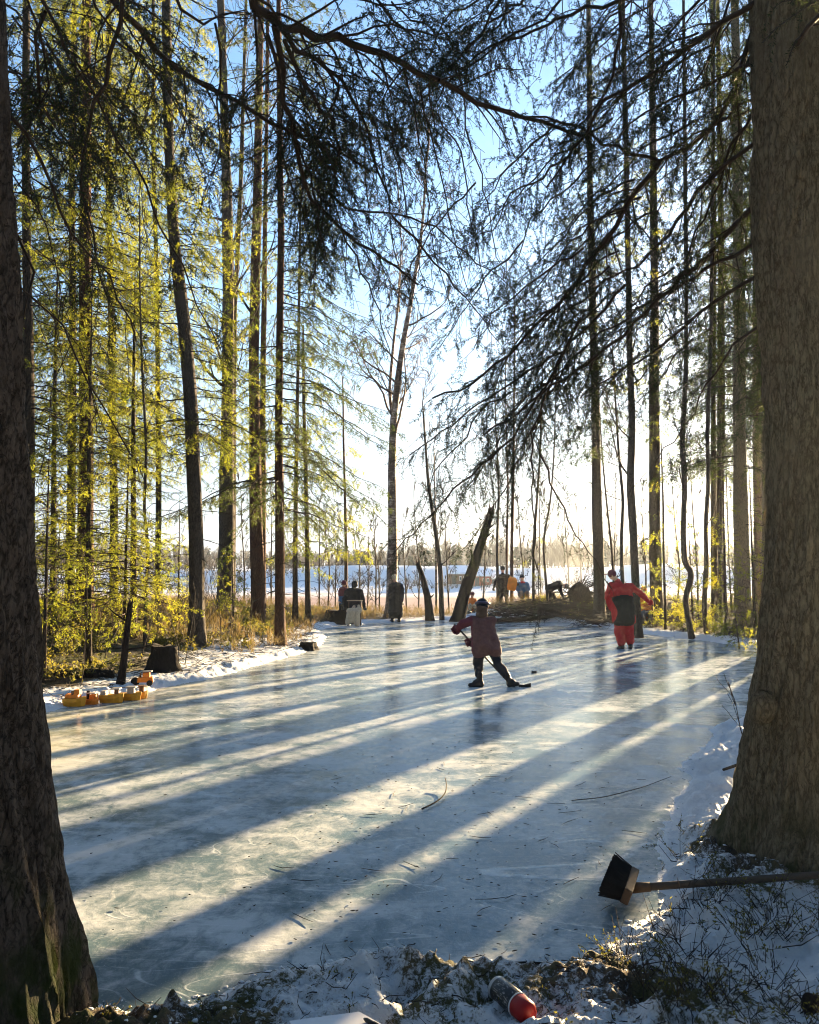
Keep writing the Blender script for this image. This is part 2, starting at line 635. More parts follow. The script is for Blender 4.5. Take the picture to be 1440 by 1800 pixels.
def ground_h(x, y, detail=True):
    x = np.asarray(x, float); y = np.asarray(y, float)
    s = sdf(x, y) + .10 * fbm(x * 3.1, y * 3.1, 5, 3) + .035 * fbm(x * 17, y * 17, 6, 2)
    wl = ss(-1.0, -4.5, x) * ss(4.5, 8, y)
    wr = ss(1.5, 4.5, x) * ss(4.5, 8, y)
    far = ss(20, 27, y)
    h = .085 * ss(0, .35, s) + (.72 * wl * (1 - .45 * far) + .32 * wr + .05 + .18 * far * (1 - wl) * (1 - wr)) * ss(.3, 6.5, s)
    if detail:
        near = np.clip(8 / np.maximum(y, 3), .35, 1.3)
        bumps = .045 * fbm(x * 2.1, y * 2.1, 11, 4) + .035 * np.abs(fbm(x * 6.5, y * 6.5, 21, 4, .6)) + .016 * np.abs(fbm(x * 19, y * 19, 31, 3))+ .008 * fbm(x * 55, y * 55, 33, 2) * ss(6, 4, y)
        h = h + bumps * ss(-.02, .5, s) * (.75 + .25 * near) + .035 * ss(0, .12, s) * ss(.7, .2, s) * (np.abs(fbm(x * 11, y * 11, 77, 3)) * 2 + .1)
        zone = (y < 10.5) & (y > 2.2) & (x > -1.6) & (x < 4.6)
        if zone.any():
            xz, yz = x[zone], y[zone]
            dz_ = np.zeros_like(xz)
            for (cx_, cy_, r_, dp_, an_) in PITS:
                ux, uy = (xz - cx_) * math.cos(an_) + (yz - cy_) * math.sin(an_), -(xz - cx_) * math.sin(an_) + (yz - cy_) * math.cos(an_)
                q_ = (ux / r_) ** 2 + (uy / (r_ * 1.7)) ** 2
                dz_ += dp_ * (-np.exp(-q_ * 1.3) + .55 * np.exp(-(np.sqrt(q_) - 1.25) ** 2 * 7))
            h[zone] += dz_ * ss(.03, .25, s[zone])
        h = h + .10 * fbm(x * .5, y * .5, 44, 3) * ss(1.5, 5, s)
    h = np.where(s < 0, -.06 * ss(0, -.12, s), h)
    h = h + .42 * ss(1.8, 4.0, x) * ss(12, 9, x) * ss(29.2, 32, y)
    k = ss(33.8, 38.5, y + 1.2 * fbm(x * .3, y * .3, 61, 2))
    h = h * (1 - k) - .4 * k
    yy = y + 5 * fbm(x * .03, y * .01, 71, 3)
    h = h + ss(88, 100, yy) * .75 + ss(99, 119, yy) * (2.5 + 1.3 * fbm(x * .05, y * .05, 72, 4)) + ss(119, 260, yy) * 1.2 + ss(170, 500, yy) * 5 + ss(450, 1200, yy) * (8 + 6 * fbm(x * .004, y * .004, 73, 4))
    return h


def gz(x, y):
    return float(ground_h(np.array([x]), np.array([y]))[0])


def onG(px, d):
    """ground point at forward distance d under pixel column px"""
    x = (px - 720) / F * d / 1.0
    # pitch hardly changes the column: solve exactly at eye height
    x = (px - 720) / F * (d * cp)
    return np.array([x, d, gz(x, d)])


inv = 1 / np.linspace(1 / 1.9, 1 / 8.0, 330)
rows = np.concatenate([[.25, .7, 1.2, 1.6], inv, np.geomspace(8.0, 45, 300)[1:], np.geomspace(45, 1600, 110)[1:]])
ang = np.concatenate([np.linspace(-180, -44, 40)[:-1], np.linspace(-44, 44, 620), np.linspace(44, 180, 40)[1:]])
ang[0] = -180; ang[-1] = 180
A_, R_ = np.meshgrid(np.radians(ang), rows)
gx, gy = R_ * np.sin(A_), R_ * np.cos(A_)
gh = ground_h(gx, gy)
nr, nc = gx.shape
V = np.stack([gx, gy, gh], -1).reshape(-1, 3)
ii, jj = np.meshgrid(np.arange(nr - 1), np.arange(nc - 1), indexing='ij')
q = np.stack([ii * nc + jj, ii * nc + jj + 1, (ii + 1) * nc + jj + 1, (ii + 1) * nc + jj], -1).reshape(-1, 4)[:, ::-1]


def ground_material():
    m, nt, out = new_mat("snowy_ground")
    v = coords(nt)
    at = nt.nodes.new('ShaderNodeAttribute'); at.attribute_name = "litter"
    mo = nt.nodes.new('ShaderNodeAttribute'); mo.attribute_name = "moss"
    n1 = noise(nt, v, 2.6, 6, .68, .4)
    n2 = noise(nt, v, 19, 5, .75, .5)
    n3 = noise(nt, v, 75, 4, .75)
    f = math_(nt, 'ADD', math_(nt, 'MULTIPLY', n1, .42), math_(nt, 'MULTIPLY', n2, .38))
    f = math_(nt, 'ADD', f, math_(nt, 'MULTIPLY', n3, .20))
    f = math_(nt, 'ADD', f, math_(nt, 'SUBTRACT', at.outputs['Fac'], .5))
    mask = mapr(nt, f, .5, .58)
    lit = ramp(nt, n2, [(.3, (.018, .013, .01)), (.5, (.06, .042, .028)), (.62, (.13, .095, .055)), (.8, (.045, .034, .024))])
    grn = ramp(nt, n3, [(.3, (.02, .028, .006)), (.7, (.10, .115, .02))])
    mm = math_(nt, 'MULTIPLY', mapr(nt, n1, .42, .6), mo.outputs['Fac'])
    lit = mixc(nt, mm, lit, grn)
    sn = ramp(nt, n2, [(.3, (.56, .58, .61)), (.7, (.70, .71, .72))])
    c = mixc(nt, mask, sn, lit)
    h = math_(nt, 'ADD', math_(nt, 'MULTIPLY', n2, .7), math_(nt, 'MULTIPLY', n3, .35))
    nr_ = bump(nt, h, .8, .035)
    principled(nt, out, c, mapr(nt, mask, 0, 1, .55, .9), nr_, .25)
    return m


gm = mesh_np("ground", V, [q], [ground_material()])
S_ = sdf(gx, gy)
wl = ss(-1.0, -4.5, gx) * ss(4.5, 8, gy)
wr = ss(1.2, 4.0, gx) * ss(6, 10, gy)
farb = ss(24, 29, gy) * ss(40, 36, gy)
lit = .38 + .26 * wl * ss(.6, 2.5, S_) + .25 * wr * ss(.2, 1.2, S_) + .22 * farb * ss(.3, 1.0, S_)
nearb = ss(5.5, 4.2, gy)
lit = lit + nearb * (.12 - .03 * ss(.8, 1.6, gx))
lit = lit + .06 * np.exp(-((gx - .1) / .5) ** 2 - ((gy - 3.35) / .22) ** 2) + .13 * np.exp(-((gx - .75) / .25) ** 2 - ((gy - 3.15) / .25) ** 2)
lit = lit + .25 * np.exp(-((gx + 1.3) / .7) ** 2 - ((gy - 2.75) / .3) ** 2)
lit = lit + .25 * np.exp(-((gx - 1.9) / .35) ** 2 - ((gy - 4.7) / .5) ** 2)
# dark earthy strip below the left bank
lit = lit + .3 * np.exp(-((S_ - 1.35) / .45) ** 2) * wl * ss(16, 12, gy)
lit = np.where(gy > 42, .1 + .28 * (fbm(gx * .05, gy * .1, 91, 4) + .2) * ss(99, 112, gy), lit)
lit = np.where((S_ < .12) & (gy < 40), lit - .25, lit)
moss = np.clip(.25 + wl * ss(.6, 2.0, S_) * .65 + nearb * .25 + wr * .4, 0, 1)
for nm, arr in (("litter", lit), ("moss", moss)):
    a = gm.attributes.new(nm, 'FLOAT', 'POINT')
    a.data.foreach_set("value", arr.astype(np.float32).ravel())
ground = tag(link("ground", gm), kind="structure", label="snowy forest ground with dark litter and moss showing through")

# ---------------------------------------------------------------- ice
def ice_material():
    m, nt, out = new_mat("rink_ice")
    v = coords(nt)
    # sweeping, skated streaks run roughly along the long side of the rink
    vs_ = coords(nt, (.7, 1.1, 1), 'Object', (0, 0, R(25)))
    big = noise(nt, coords(nt, (.5, .5, 1)), 1.0, 4, .55, .3)
    st = noise(nt, vs_, 1.8, 6, .62, .7)
    fine = noise(nt, coords(nt, (2.6, 1.8, 1), 'Object', (0, 0, R(35))), 5.0, 5, .7, .8)
    grain = noise(nt, v, 90, 3, .8)
    mott = noise(nt, v, 4.5, 6, .7, .6)
    f = math_(nt, 'ADD', math_(nt, 'MULTIPLY', st, .5), math_(nt, 'MULTIPLY', mott, .35))
    f = math_(nt, 'ADD', f, math_(nt, 'MULTIPLY', fine, .26))
    f = math_(nt, 'ADD', f, math_(nt, 'MULTIPLY', math_(nt, 'SUBTRACT', big, .5), .5))
    frost = mapr(nt, f, .46, .68)
    c = mixc(nt, frost, (.10, .15, .175), (.485, .51, .515))
    c = mixc(nt, math_(nt, 'MULTIPLY', mapr(nt, grain, .55, .8), .35), c, (.85, .87, .88))
    # faint crossing cuts left by skate blades
    cuts = None
    for sc_, rot_, wd in ((.55, 20, .0022), (.8, -35, .0022), (1.3, 70, .003), (2.1, -10, .004), (3.0, 40, .005)):
        cv = coords(nt, (.35, 1.3, 1), 'Object', (0, 0, R(rot_)))
        nn = noise(nt, cv, sc_, 1.0, .4, .2)
        ab = math_(nt, 'ABSOLUTE', math_(nt, 'SUBTRACT', nn, .5))
        ln = mapr(nt, ab, wd * .3, wd, 1, 0)
        cuts = ln if cuts is None else math_(nt, 'MAXIMUM', cuts, ln)
    sc = math_(nt, 'MULTIPLY', cuts, mapr(nt, mott, .38, .6))
    c = mixc(nt, math_(nt, 'MULTIPLY', sc, .38), c, (.72, .76, .77))
    # patchy yellowish tint towards the left edge
    ge = nt.nodes.new('ShaderNodeSeparateXYZ'); tc_ = nt.nodes.new('ShaderNodeTexCoord'); nt.links.new(tc_.outputs['Object'], ge.inputs[0])
    yl = math_(nt, 'MULTIPLY', mapr(nt, ge.outputs[0], -2.2, -4.5), mapr(nt, big, .35, .65))
    c = mixc(nt, math_(nt, 'MULTIPLY', yl, .75), c, (.52, .42, .16))
    h = math_(nt, 'ADD', math_(nt, 'MULTIPLY', st, .9), math_(nt, 'MULTIPLY', fine, .25))
    h = math_(nt, 'ADD', h, math_(nt, 'MULTIPLY', mott, .35))
    b1 = bump(nt, h, ICE_BUMP, .05)
    b2 = bump(nt, math_(nt, 'ADD', math_(nt, 'MULTIPLY', grain, .6), sc), .16, .005, b1)
    ro = mapr(nt, frost, 0, 1, .05, .20)
    df = nt.nodes.new('ShaderNodeBsdfDiffuse'); nt.links.new(c, df.inputs[0]); nt.links.new(b2, df.inputs['Normal'])
    gl = nt.nodes.new('ShaderNodeBsdfGlossy'); nt.links.new(ro, gl.inputs['Roughness']); nt.links.new(b2, gl.inputs['Normal'])
    gl.inputs[0].default_value = (.93, .97, 1, 1)
    fr = nt.nodes.new('ShaderNodeFresnel'); fr.inputs['IOR'].default_value = 1.31; nt.links.new(b2, fr.inputs['Normal'])
    # frosted, trampled ice reflects far less at a low angle than a clear sheet would
    fa = math_(nt, 'MULTIPLY', mapr(nt, fr.outputs[0], .0, .75, .03, .46), mapr(nt, frost, 0, 1, 1.0, .45))
    mx = nt.nodes.new('ShaderNodeMixShader'); nt.links.new(fa, mx.inputs[0]); nt.links.new(df.outputs[0], mx.inputs[1]); nt.links.new(gl.outputs[0], mx.inputs[2])
    nt.links.new(mx.outputs[0], out.inputs[0])
    return m


ctr = RINK.mean(0)
xs = np.linspace(RINK[:, 0].min() - .5, RINK[:, 0].max() + .5, 190)
ys = np.concatenate([np.linspace(2.6, 9, 150), np.linspace(9, 33, 170)[1:]])
X, Y = np.meshgrid(xs, ys)
SD = sdf(X, Y)
keepv = SD < .42
ZI = .004 * fbm(X * .7, Y * .7, 301, 3)
nr2, nc2 = X.shape
ii, jj = np.meshgrid(np.arange(nr2 - 1), np.arange(nc2 - 1), indexing='ij')
qi = np.stack([ii * nc2 + jj, ii * nc2 + jj + 1, (ii + 1) * nc2 + jj + 1, (ii + 1) * nc2 + jj], -1).reshape(-1, 4)
kf = keepv.ravel()[qi].all(1)
qi = qi[kf]
used = np.unique(qi)
remap = -np.ones(nr2 * nc2, int); remap[used] = np.arange(len(used))
ice = tag(link("ice", mesh_np("ice", np.stack([X, Y, ZI], -1).reshape(-1, 3)[used], [remap[qi]], [ice_material()])), kind="structure", label="skated natural ice of the forest rink with frost and long tree shadows")

# frozen lake beyond the trees
m_, nt, out = new_mat("lake_snow")
v = coords(nt, (.06, .35, 1))
n1 = noise(nt, v, 1.0, 5, .6)
ge = nt.nodes.new('ShaderNodeSeparateXYZ'); tc_ = nt.nodes.new('ShaderNodeTexCoord'); nt.links.new(tc_.outputs['Object'], ge.inputs[0])
g = mapr(nt, math_(nt, 'ADD', ge.outputs[1], math_(nt, 'MULTIPLY', n1, 14)), 72, 90)
c = mixc(nt, g, (.17, .095, .08), (.45, .44, .46))
c = mixc(nt, mapr(nt, n1, .45, .7), c, (.23, .14, .12))
principled(nt, out, c, .6, bump(nt, noise(nt, coords(nt, (.6, 2, 1)), 2, 4), .4, .05), .3)
lk = Shape()
lk.add([(-260, 33, -.13), (260, 33, -.13), (260, 112, -.13), (-260, 112, -.13)], [(0, 1, 2, 3)])
tag(lk.build("frozen_lake", m_), kind="structure", label="snow covered frozen lake beyond the trees")
# ---------------------------------------------------------------- trees
def trunk_line(path, d, H=None, dz=.25):
    base = onG(path[0][0], d)
    pts = [base + np.array([0, 0, -.15])]
    for i, t in enumerate(path[1:]):
        dd = d + (t[2] if len(t) > 2 else 0)
        pts.append(P(t[0], t[1], dd))
    pts = np.array(pts)
    if H is not None and pts[-1, 2] < H + base[2]:
        dr = nrm(pts[-1] - pts[-2]); dr = nrm(dr * .5 + UP * .5)
        pts = np.vstack([pts, pts[-1] + dr * (H + base[2] - pts[-1, 2]) / max(dr[2], .3)])
    q, L = resample(pts, dz)
    # round the corners of the traced line
    for _ in range(2):
        q[1:-1] = q[1:-1] * .5 + (q[:-2] + q[2:]) * .25
    return base, q, L


def at_h(q, z):
    return np.array([np.interp(z, q[:, 2], q[:, i]) for i in range(2)] + [z])


def lod(d):
    if d < 9: return dict(dens=210, nl=.019, nw=.0034)
    if d < 17: return dict(dens=130, nl=.040, nw=.0082)
    if d < 24: return dict(dens=100, nl=.052, nw=.0112)
    return dict(dens=60, nl=.07, nw=.018)


def spruce_crown(b, q, base, r0, H, cb, lmax, rg, step=.28, per=5, droop=.5, dead_from=None, leaf=.66, sector=None, sec=9.0, slen=.5, prof=.75, ter=10.0, hang=.55, lmin=.25):
    z = base[2] + cb
    top = q[-1, 2]
    while z < top - .15:
        s = (z - base[2] - cb) / max(top - base[2] - cb, .1)
        L = max(lmin, lmax * (1 - s) ** prof)
        for k in range(max(1, int(per + rg.uniform(-1, 1)))):
            a = rg.uniform(0, 2 * np.pi)
            if sector is not None and rg.random() < sector[2]:
                a = sector[0] + rg.normal(0, sector[1])
            zz = z + rg.uniform(-step / 2, step / 2)
            p = at_h(q, min(max(zz, q[0, 2]), top - .05))
            l = L * rg.uniform(.55, 1.15)
            e = np.array([math.cos(a), math.sin(a), 0])
            dr = droop * rg.uniform(.6, 1.3)
            pts = [p, p + e * l * .35 + UP * (-.10 * dr * l), p + e * l * .7 + UP * (-.42 * dr * l), p + e * l * 1.0 + UP * (-.62 * dr * l)]
            limb(b, pts, max(.005, min(.018, l * .0065)), .003, rg, sec=sec, slen=min(slen, l * .5 + .1), hang=hang, ter=ter, tlen=.15, start=.15, leaf=leaf, stepl=.16, thin=.0035, wood_ter=False)
        z += step * rg.uniform(.75, 1.3)


def dead_twigs(b, q, base, z0, z1, n, rg, lmax=1.2):
    for i in range(n):
        z = base[2] + rg.uniform(z0, z1)
        if z > q[-1, 2] - .1: continue
        p = at_h(q, z)
        a = rg.uniform(0, 2 * np.pi)
        e = np.array([math.cos(a), math.sin(a), rg.uniform(-.5, .1)])
        l = lmax * rg.uniform(.3, 1)
        pp = [p]
        for k in range(4):
            e = nrm(e + rg.normal(0, .13, 3) + (0, 0, -.08))
            pp.append(pp[-1] + e * l / 4)
            if rg.random() < .7:
                f = nrm(e + rg.normal(0, .6, 3)); b.path([pp[-1], pp[-1] + f * l * .2, pp[-1] + nrm(f + (0, 0, -.3)) * l * .35], .004, .0022)
        b.path(pp, .011, .003)


def bare_branch(b, p, d, L, r, depth, rg, up=.12, spread=.6, droop=0.0, kids=4, rmin=.0035):
    n = max(3, int(L / .3))
    pts = [p]
    dd = d
    for k in range(n):
        dd = nrm(dd + rg.normal(0, .13, 3) + UP * (up if depth > 1 else up - droop) / n * 2)
        pts.append(pts[-1] + dd * L / n)
    b.path(pts, r, max(rmin, r * .3))
    if depth <= 0: return
    for k in range(int(kids * rg.uniform(.7, 1.3) + .5)):
        s = rg.uniform(.2, 1.0)
        i = min(int(s * n), n - 1)
        pp = pts[i] + (pts[i + 1] - pts[i]) * (s * n - i)
        t = nrm(pts[i + 1] - pts[i])
        x = rg.normal(0, 1, 3); x = nrm(x - t * x.dot(t))
        bare_branch(b, pp, nrm(t + x * spread * rg.uniform(.6, 1.4)), L * rg.uniform(.35, .65) * (1.1 - .4 * s), max(rmin, r * (1 - .6 * s) * .5), depth - 1, rg, up, spread, droop, kids, rmin)


def bare_crown(b, q, base, r0, z0, n, lmax, rg, depth=2, up=.35, kids=4, droop=.1, spread=.6, elev=(.3, 1.1), rmin=.0035):
    top = q[-1, 2]
    for i in range(n):
        z = base[2] + z0 + (top - base[2] - z0 - .2) * ((i + rg.random()) / n)
        s = (z - base[2]) / (top - base[2])
        p = at_h(q, z)
        a = rg.uniform(0, 6.283)
        el = rg.uniform(*elev)
        d = np.array([math.cos(a) * math.cos(el), math.sin(a) * math.cos(el), math.sin(el)])
        bare_branch(b, p, d, lmax * rg.uniform(.5, 1.1) * (1 - .5 * s), max(.006, r0 * .3 * (1 - s * .7)), depth, rg, up, spread, droop, kids, rmin)
    bare_branch(b, q[-1], nrm(q[-1] - q[-3]), lmax * .8, r0 * .25, depth, rg, up, spread, droop, kids + 1, rmin)


SEED = [100]


def tree(name, label, path, d, wpx, bark_, kind, group=None, H=None, cat="tree", needle='needle', tip=.35, flare=(.35, .55, 5), wob=.05, sides=None, dz=.25, twig='twig', **kw):
    SEED[0] += 1
    rg = np.random.default_rng(SEED[0])
    Hd = min(24.0, 1.6 + .72 * d + 6.5) if H is None else H
    base, q, L = trunk_line(path, d, Hd, dz)
    root = empty(name, base, label, cat, group)
    r0 = wpx * d / F / 2
    s = np.linspace(0, 1, len(q))
    rad = r0 * (1 - (1 - tip) * s ** .9)
    if kw.get('pointed'): rad = np.maximum(.004, rad * np.minimum(1, (1 - s) * 6))
    sd = sides or (16 if d < 14 else 10 if wpx > 12 else 7)
    v, f = tube_np(q, rad, sd, wob, SEED[0], flare)
    cap = np.array([[len(v) - sd + k for k in range(sd)]])
    link("trunk", mesh_np("trunk", v - base, [f, cap], [M[bark_]]), root)
    b = Bush()
    if kind == 'spruce':
        p = dict(H=Hd, cb=kw.get('cb', 4.0), lmax=kw.get('lmax', 2.2))
        p.update({k: kw[k] for k in ('step', 'per', 'droop', 'leaf', 'sector', 'sec', 'slen', 'prof', 'ter', 'hang') if k in kw})
        spruce_crown(b, q, base, r0, rg=rg, **p)
        dead_twigs(b, q, base, kw.get('dead0', .8), kw.get('cb', 4.0) + 1, kw.get('dead', 14), rg)
    elif kind == 'bare':
        bare_crown(b, q, base, r0, kw.get('z0', 4), kw.get('n', 14), kw.get('lmax', 2.5), rg, kw.get('depth', 2), kw.get('up', .35), kw.get('kids', 4), kw.get('bdroop', .15), kw.get('spread', .6), kw.get('elev', (.3, 1.1)), max(.0035, d * .00024))
        if kw.get('dead'): dead_twigs(b, q, base, kw.get('dead0', 1), kw.get('z0', 4) + 1, kw['dead'], rg)
        for (z0, z1, n_, l_) in kw.get('tufts', ()):        # sprays of needles on a pine or a mixed stem
            for i in range(n_):
                z = base[2] + rg.uniform(z0, z1)
                pz = at_h(q, min(z, q[-1, 2]))
                a = rg.uniform(0, 6.28)
                e = np.array([math.cos(a), math.sin(a), -.25])
                limb(b, [pz, pz + e * l_ * .5, pz + e * l_ + UP * (-.15 * l_)], .008, .003, rg, sec=8, slen=.35, hang=.4, ter=8, leaf=.95, stepl=.15, thin=.003, wood_ter=False)
    if b.w or b.n:
        link("crown", bush_mesh("crown", b, [M[twig], M[needle]], off=base, seed=SEED[0], **lod(kw.get('lodd', d))), root)
    return root, base, q


# --- the forest behind the toys, one by one from its outer edge inwards
GL = "trees of the forest bank behind the toys"
tree("spruce_tree", "slim spruce with sunlit yellow edge just beside the near dark trunk", [(54, 1080), (52, 800), (48, 500), (45, 250), (46, 0)], 13.5, 21, 'bark_spruce', 'spruce', GL, cb=3.0, lmax=2.5, per=5, dead=30, dead0=.6)
tree("spruce_tree", "spruce trunk standing tight against the thicker one among the sunlit young spruces", [(124, 1062), (126, 850), (128, 600), (126, 350)], 17, 16, 'bark_spruce', 'spruce', GL, cb=4.0, lmax=2.4, per=5, dead=30)
tree("spruce_tree", "thick spruce trunk behind the sunlit young spruces of the bank", [(152, 1062), (151, 850), (150, 600), (150, 300), (152, 0)], 16.5, 29, 'bark_pine', 'spruce', GL, cb=4.6, lmax=2.9, per=5, dead=34)
tree("spruce_tree", "thin dark spruce trunk between the thick spruce and the curved sapling", [(202, 1050), (200, 850), (196, 600), (190, 300)], 19, 15, 'bark_spruce', 'spruce', GL, cb=3.6, lmax=2.4, per=5, dead=24)
tree("sapling", "thin curving bare sapling above the cut stump on the bank", [(258, 1110), (256, 1040), (262, 960), (252, 900), (258, 800), (250, 650), (246, 520)], 15.5, 7, 'bark_grey', 'bare', None, H=8.5, cat="sapling", z0=1.2, n=12, lmax=1.2, depth=1, flare=None, wob=.03)
tree("spruce_tree", "slender straight grey trunk with few needles left of the leaning mossy one", [(278, 1062), (279, 900), (278, 700), (276, 500), (270, 300)], 21, 11, 'bark_grey', 'spruce', GL, cb=4.5, lmax=2.0, per=5, dead=20)
tree("spruce_tree", "mottled leaning spruce trunk in front of its neighbours at the edge of the snow bank", [(348, 1122), (346, 1000), (342, 850), (334, 680), (320, 540), (306, 420), (298, 280), (294, 150), (292, 0)], 16.8, 29, 'bark_grey', 'spruce', GL, cb=4.3, lmax=2.3, per=4, dead=16, sector=(.2, .9, .45), lodd=18)
tree("aspen_tree", "thick twin stemmed bare tree with dark and pale sides", [(396, 1065), (398, 950), (400, 750), (402, 520), (398, 300), (392, 120), (388, 0)], 26, 30, 'bark_grey', 'bare', None, z0=6.5, n=17, lmax=3.6, depth=2, kids=5, tufts=((3.5, 9, 9, .9),), dead=10, flare=(.5, .35, 3))
tree("birch_tree", "narrow second stem close behind the thick twin tree", [(409, 1064), (409, 950), (410, 750), (412, 560), (420, 400), (426, 240)], 26.6, 13, 'bark_grey', 'bare', None, z0=7, n=12, lmax=3.2, depth=2, kids=5)
tree("pine_tree", "reddish pine trunk widening at its foot in the dry grass", [(455, 1075), (452, 1000), (450, 900), (448, 760), (446, 640), (449, 500), (452, 350), (455, 200)], 24, 25, 'bark_pine', 'bare', None, z0=8, n=12, lmax=2.2, depth=2, tufts=((5, 13, 16, 1.2),), dead=18, dead0=2.5, flare=(.5, .45, 4), needle='needle')
tree("pine_tree", "thin pine stem rising just behind the reddish pine trunk", [(462, 1070), (462, 900), (462, 720), (464, 560), (466, 400)], 25.2, 13, 'bark_pine', 'bare', None, z0=8, n=8, lmax=1.8, depth=1, tufts=((4, 12, 12, 1.0),), dead=10)
tree("spruce_tree", "straight slender spruce with long drooping branches beside the rink", [(494, 1112), (492, 950), (490, 780), (492, 600), (494, 400), (492, 200), (490, 100)], 18.5, 18, 'bark_pine', 'spruce', None, cb=2.9, lmax=2.9, per=4, dead=14, sector=(-.2, .8, .55), step=.30, droop=.75, needle='needle_dark', tip=.3, prof=.5, slen=.5)
tree("spruce_tree", "thin bent dark trunk just right of the straight slender spruce", [(520, 1066), (519, 950), (521, 820), (524, 650)], 25, 10, 'bark_spruce', 'spruce', GL, H=14, cb=2.2, lmax=1.9, per=3, dead=10, step=.5)
tree("spruce_tree", "thin dark trunk nearest the kneeling spot of dry grass with low green branch", [(543, 1065), (540, 960), (537, 820), (534, 700)], 25.5, 11, 'bark_spruce', 'spruce', GL, H=9.5, cb=2.6, lmax=2.2, per=3, dead=8, step=.5, sector=(-.3, .5, .6))
tree("young_pine", "thin reddish stem behind the hunched person with the kick sled", [(609, 1040), (608, 950), (606, 850), (604, 780)], 33, 7, 'bark_pine', 'spruce', None, H=9.5, cb=2.4, lmax=1.6, per=3, dead=6, step=.55)
tree("birch_tree", "tall forked birch at the far edge beside the person in the long black coat", [(690, 1078), (690, 950), (689, 820), (692, 740), (700, 660), (711, 590), (726, 510), (738, 430), (744, 380)], 30.5, 21, 'birch', 'bare', None, H=17.5, z0=6.5, n=20, lmax=3.9, depth=3, kids=4, bdroop=.9, up=.2, tip=.12, flare=(.4, .5, 4), twig='twig_red')
tree("birch_tree", "second stem of the forked birch leaning the other way", [(693, 1070), (692, 900), (694, 760), (684, 690), (692, 600), (702, 520), (706, 430), (702, 360)], 30.8, 12, 'birch', 'bare', None, H=16, z0=7, n=15, lmax=3.6, depth=3, kids=4, bdroop=.9, up=.2, tip=.12, twig='twig_red')
tree("birch_sapling", "thin curved bare stem between the broken snag and the leaning dead trunk", [(777, 1066), (775, 1010), (768, 950), (760, 900), (752, 840)], 31, 10, 'bark_grey', 'bare', None, H=8, cat="sapling", z0=1.5, n=10, lmax=1.6, depth=2, flare=None)
tree("birch_sapling", "pale dotted thin stem left of the leaning dead trunk", [(767, 1064), (767, 1000), (766, 930), (764, 850)], 34, 5, 'birch', 'bare', None, H=7, cat="sapling", z0=1.5, n=8, lmax=1.3, depth=2, flare=None)
tree("birch_sapling", "thin upright bare sapling beside the person holding the orange sled", [(875, 1050), (874, 950), (877, 860), (872, 760)], 35, 6, 'bark_grey', 'bare', None, H=9, cat="sapling", z0=2, n=9, lmax=1.5, depth=2, flare=None)
tree("birch_tree", "pair forming pinkish straight stem behind the orange sled", [(899, 1052), (900, 950), (902, 850), (904, 700), (905, 580)], 35, 7, 'bark_pine', 'bare', None, H=13, z0=4, n=10, lmax=2.0, depth=2, flare=None)
tree("birch_tree", "thinner of the two pinkish stems behind the orange sled", [(890, 1052), (891, 950), (893, 850), (890, 740)], 36, 5, 'bark_pine', 'bare', None, H=11, z0=4, n=8, lmax=1.8, depth=2, flare=None)
tree("birch_sapling", "dark thin stem with hanging spruce twigs behind the brush pile", [(937, 1056), (938, 960), (944, 880), (950, 790)], 31, 6, 'bark_spruce', 'bare', None, H=10, cat="sapling", z0=2, n=9, lmax=1.6, depth=2, flare=None, tufts=((1, 3, 4, .5),))
tree("birch_sapling", "leaning thin bare sapling beside the bending person", [(964, 1058), (958, 1000), (955, 950), (968, 880), (974, 800)], 31, 5, 'bark_grey', 'bare', None, H=9, cat="sapling", z0=2, n=9, lmax=1.6, depth=2, flare=None)

# --- the bank towards the sun
GR = "bare trees along the sunward bank"
tree("pine_tree", "tall straight trunk with pinkish bark just behind the red skater", [(1053, 1082), (1052, 980), (1049, 850), (1046, 680), (1043, 560), (1040, 450), (1037, 300), (1036, 120)], 28, 20, 'bark_grey', 'spruce', None, cb=6, lmax=2.0, per=4, dead=22, dead0=2.5, step=.5, needle='needle_dark')
tree("birch_sapling", "thin sapling leaning towards the tall pinkish trunk", [(1083, 1070), (1075, 960), (1066, 880), (1058, 790)], 29, 5, 'bark_grey', 'bare', GR, H=9, cat="sapling", z0=2, n=6, lmax=1.5, depth=2, flare=None)
tree("birch_sapling", "slim sapling with a ragged mossy foot behind the red skater", [(1096, 1075), (1092, 960), (1096, 880), (1088, 800)], 27, 8, 'bark_grey', 'bare', GR, H=9, cat="sapling", z0=2, n=6, lmax=1.5, depth=2, flare=None)
tree("birch_tree", "gently bent dark stem right behind the outstretched arm of the red skater", [(1121, 1112), (1118, 1040), (1113, 930), (1108, 850), (1112, 740), (1107, 640), (1106, 540), (1104, 430)], 22, 15, 'bark_grey', 'bare', None, z0=3.5, n=16, lmax=2.2, depth=2, kids=5, tufts=((7, 14, 16, .9),))
tree("spruce_tree", "straight broad trunk with needle tufts low down between two saplings", [(1153, 1085), (1152, 980), (1151, 850), (1150, 700), (1151, 560), (1150, 420), (1148, 250), (1146, 100)], 28.4, 23, 'bark_spruce', 'bare', None, z0=8, n=12, lmax=2.2, depth=2, dead=14, dead0=1, tufts=((1, 4, 14, .32), (6, 18, 46, 1.3)))
tree("sapling", "very thin straight dark sapling in front of the broad trunk with tufts", [(1168, 1085), (1167, 980), (1166, 880), (1163, 800)], 24, 6, 'bark_spruce', 'spruce', GR, H=5.5, cat="sapling", cb=1.0, lmax=.9, per=4, leaf=.35, step=.3, flare=None, dead=4, needle='needle_young')
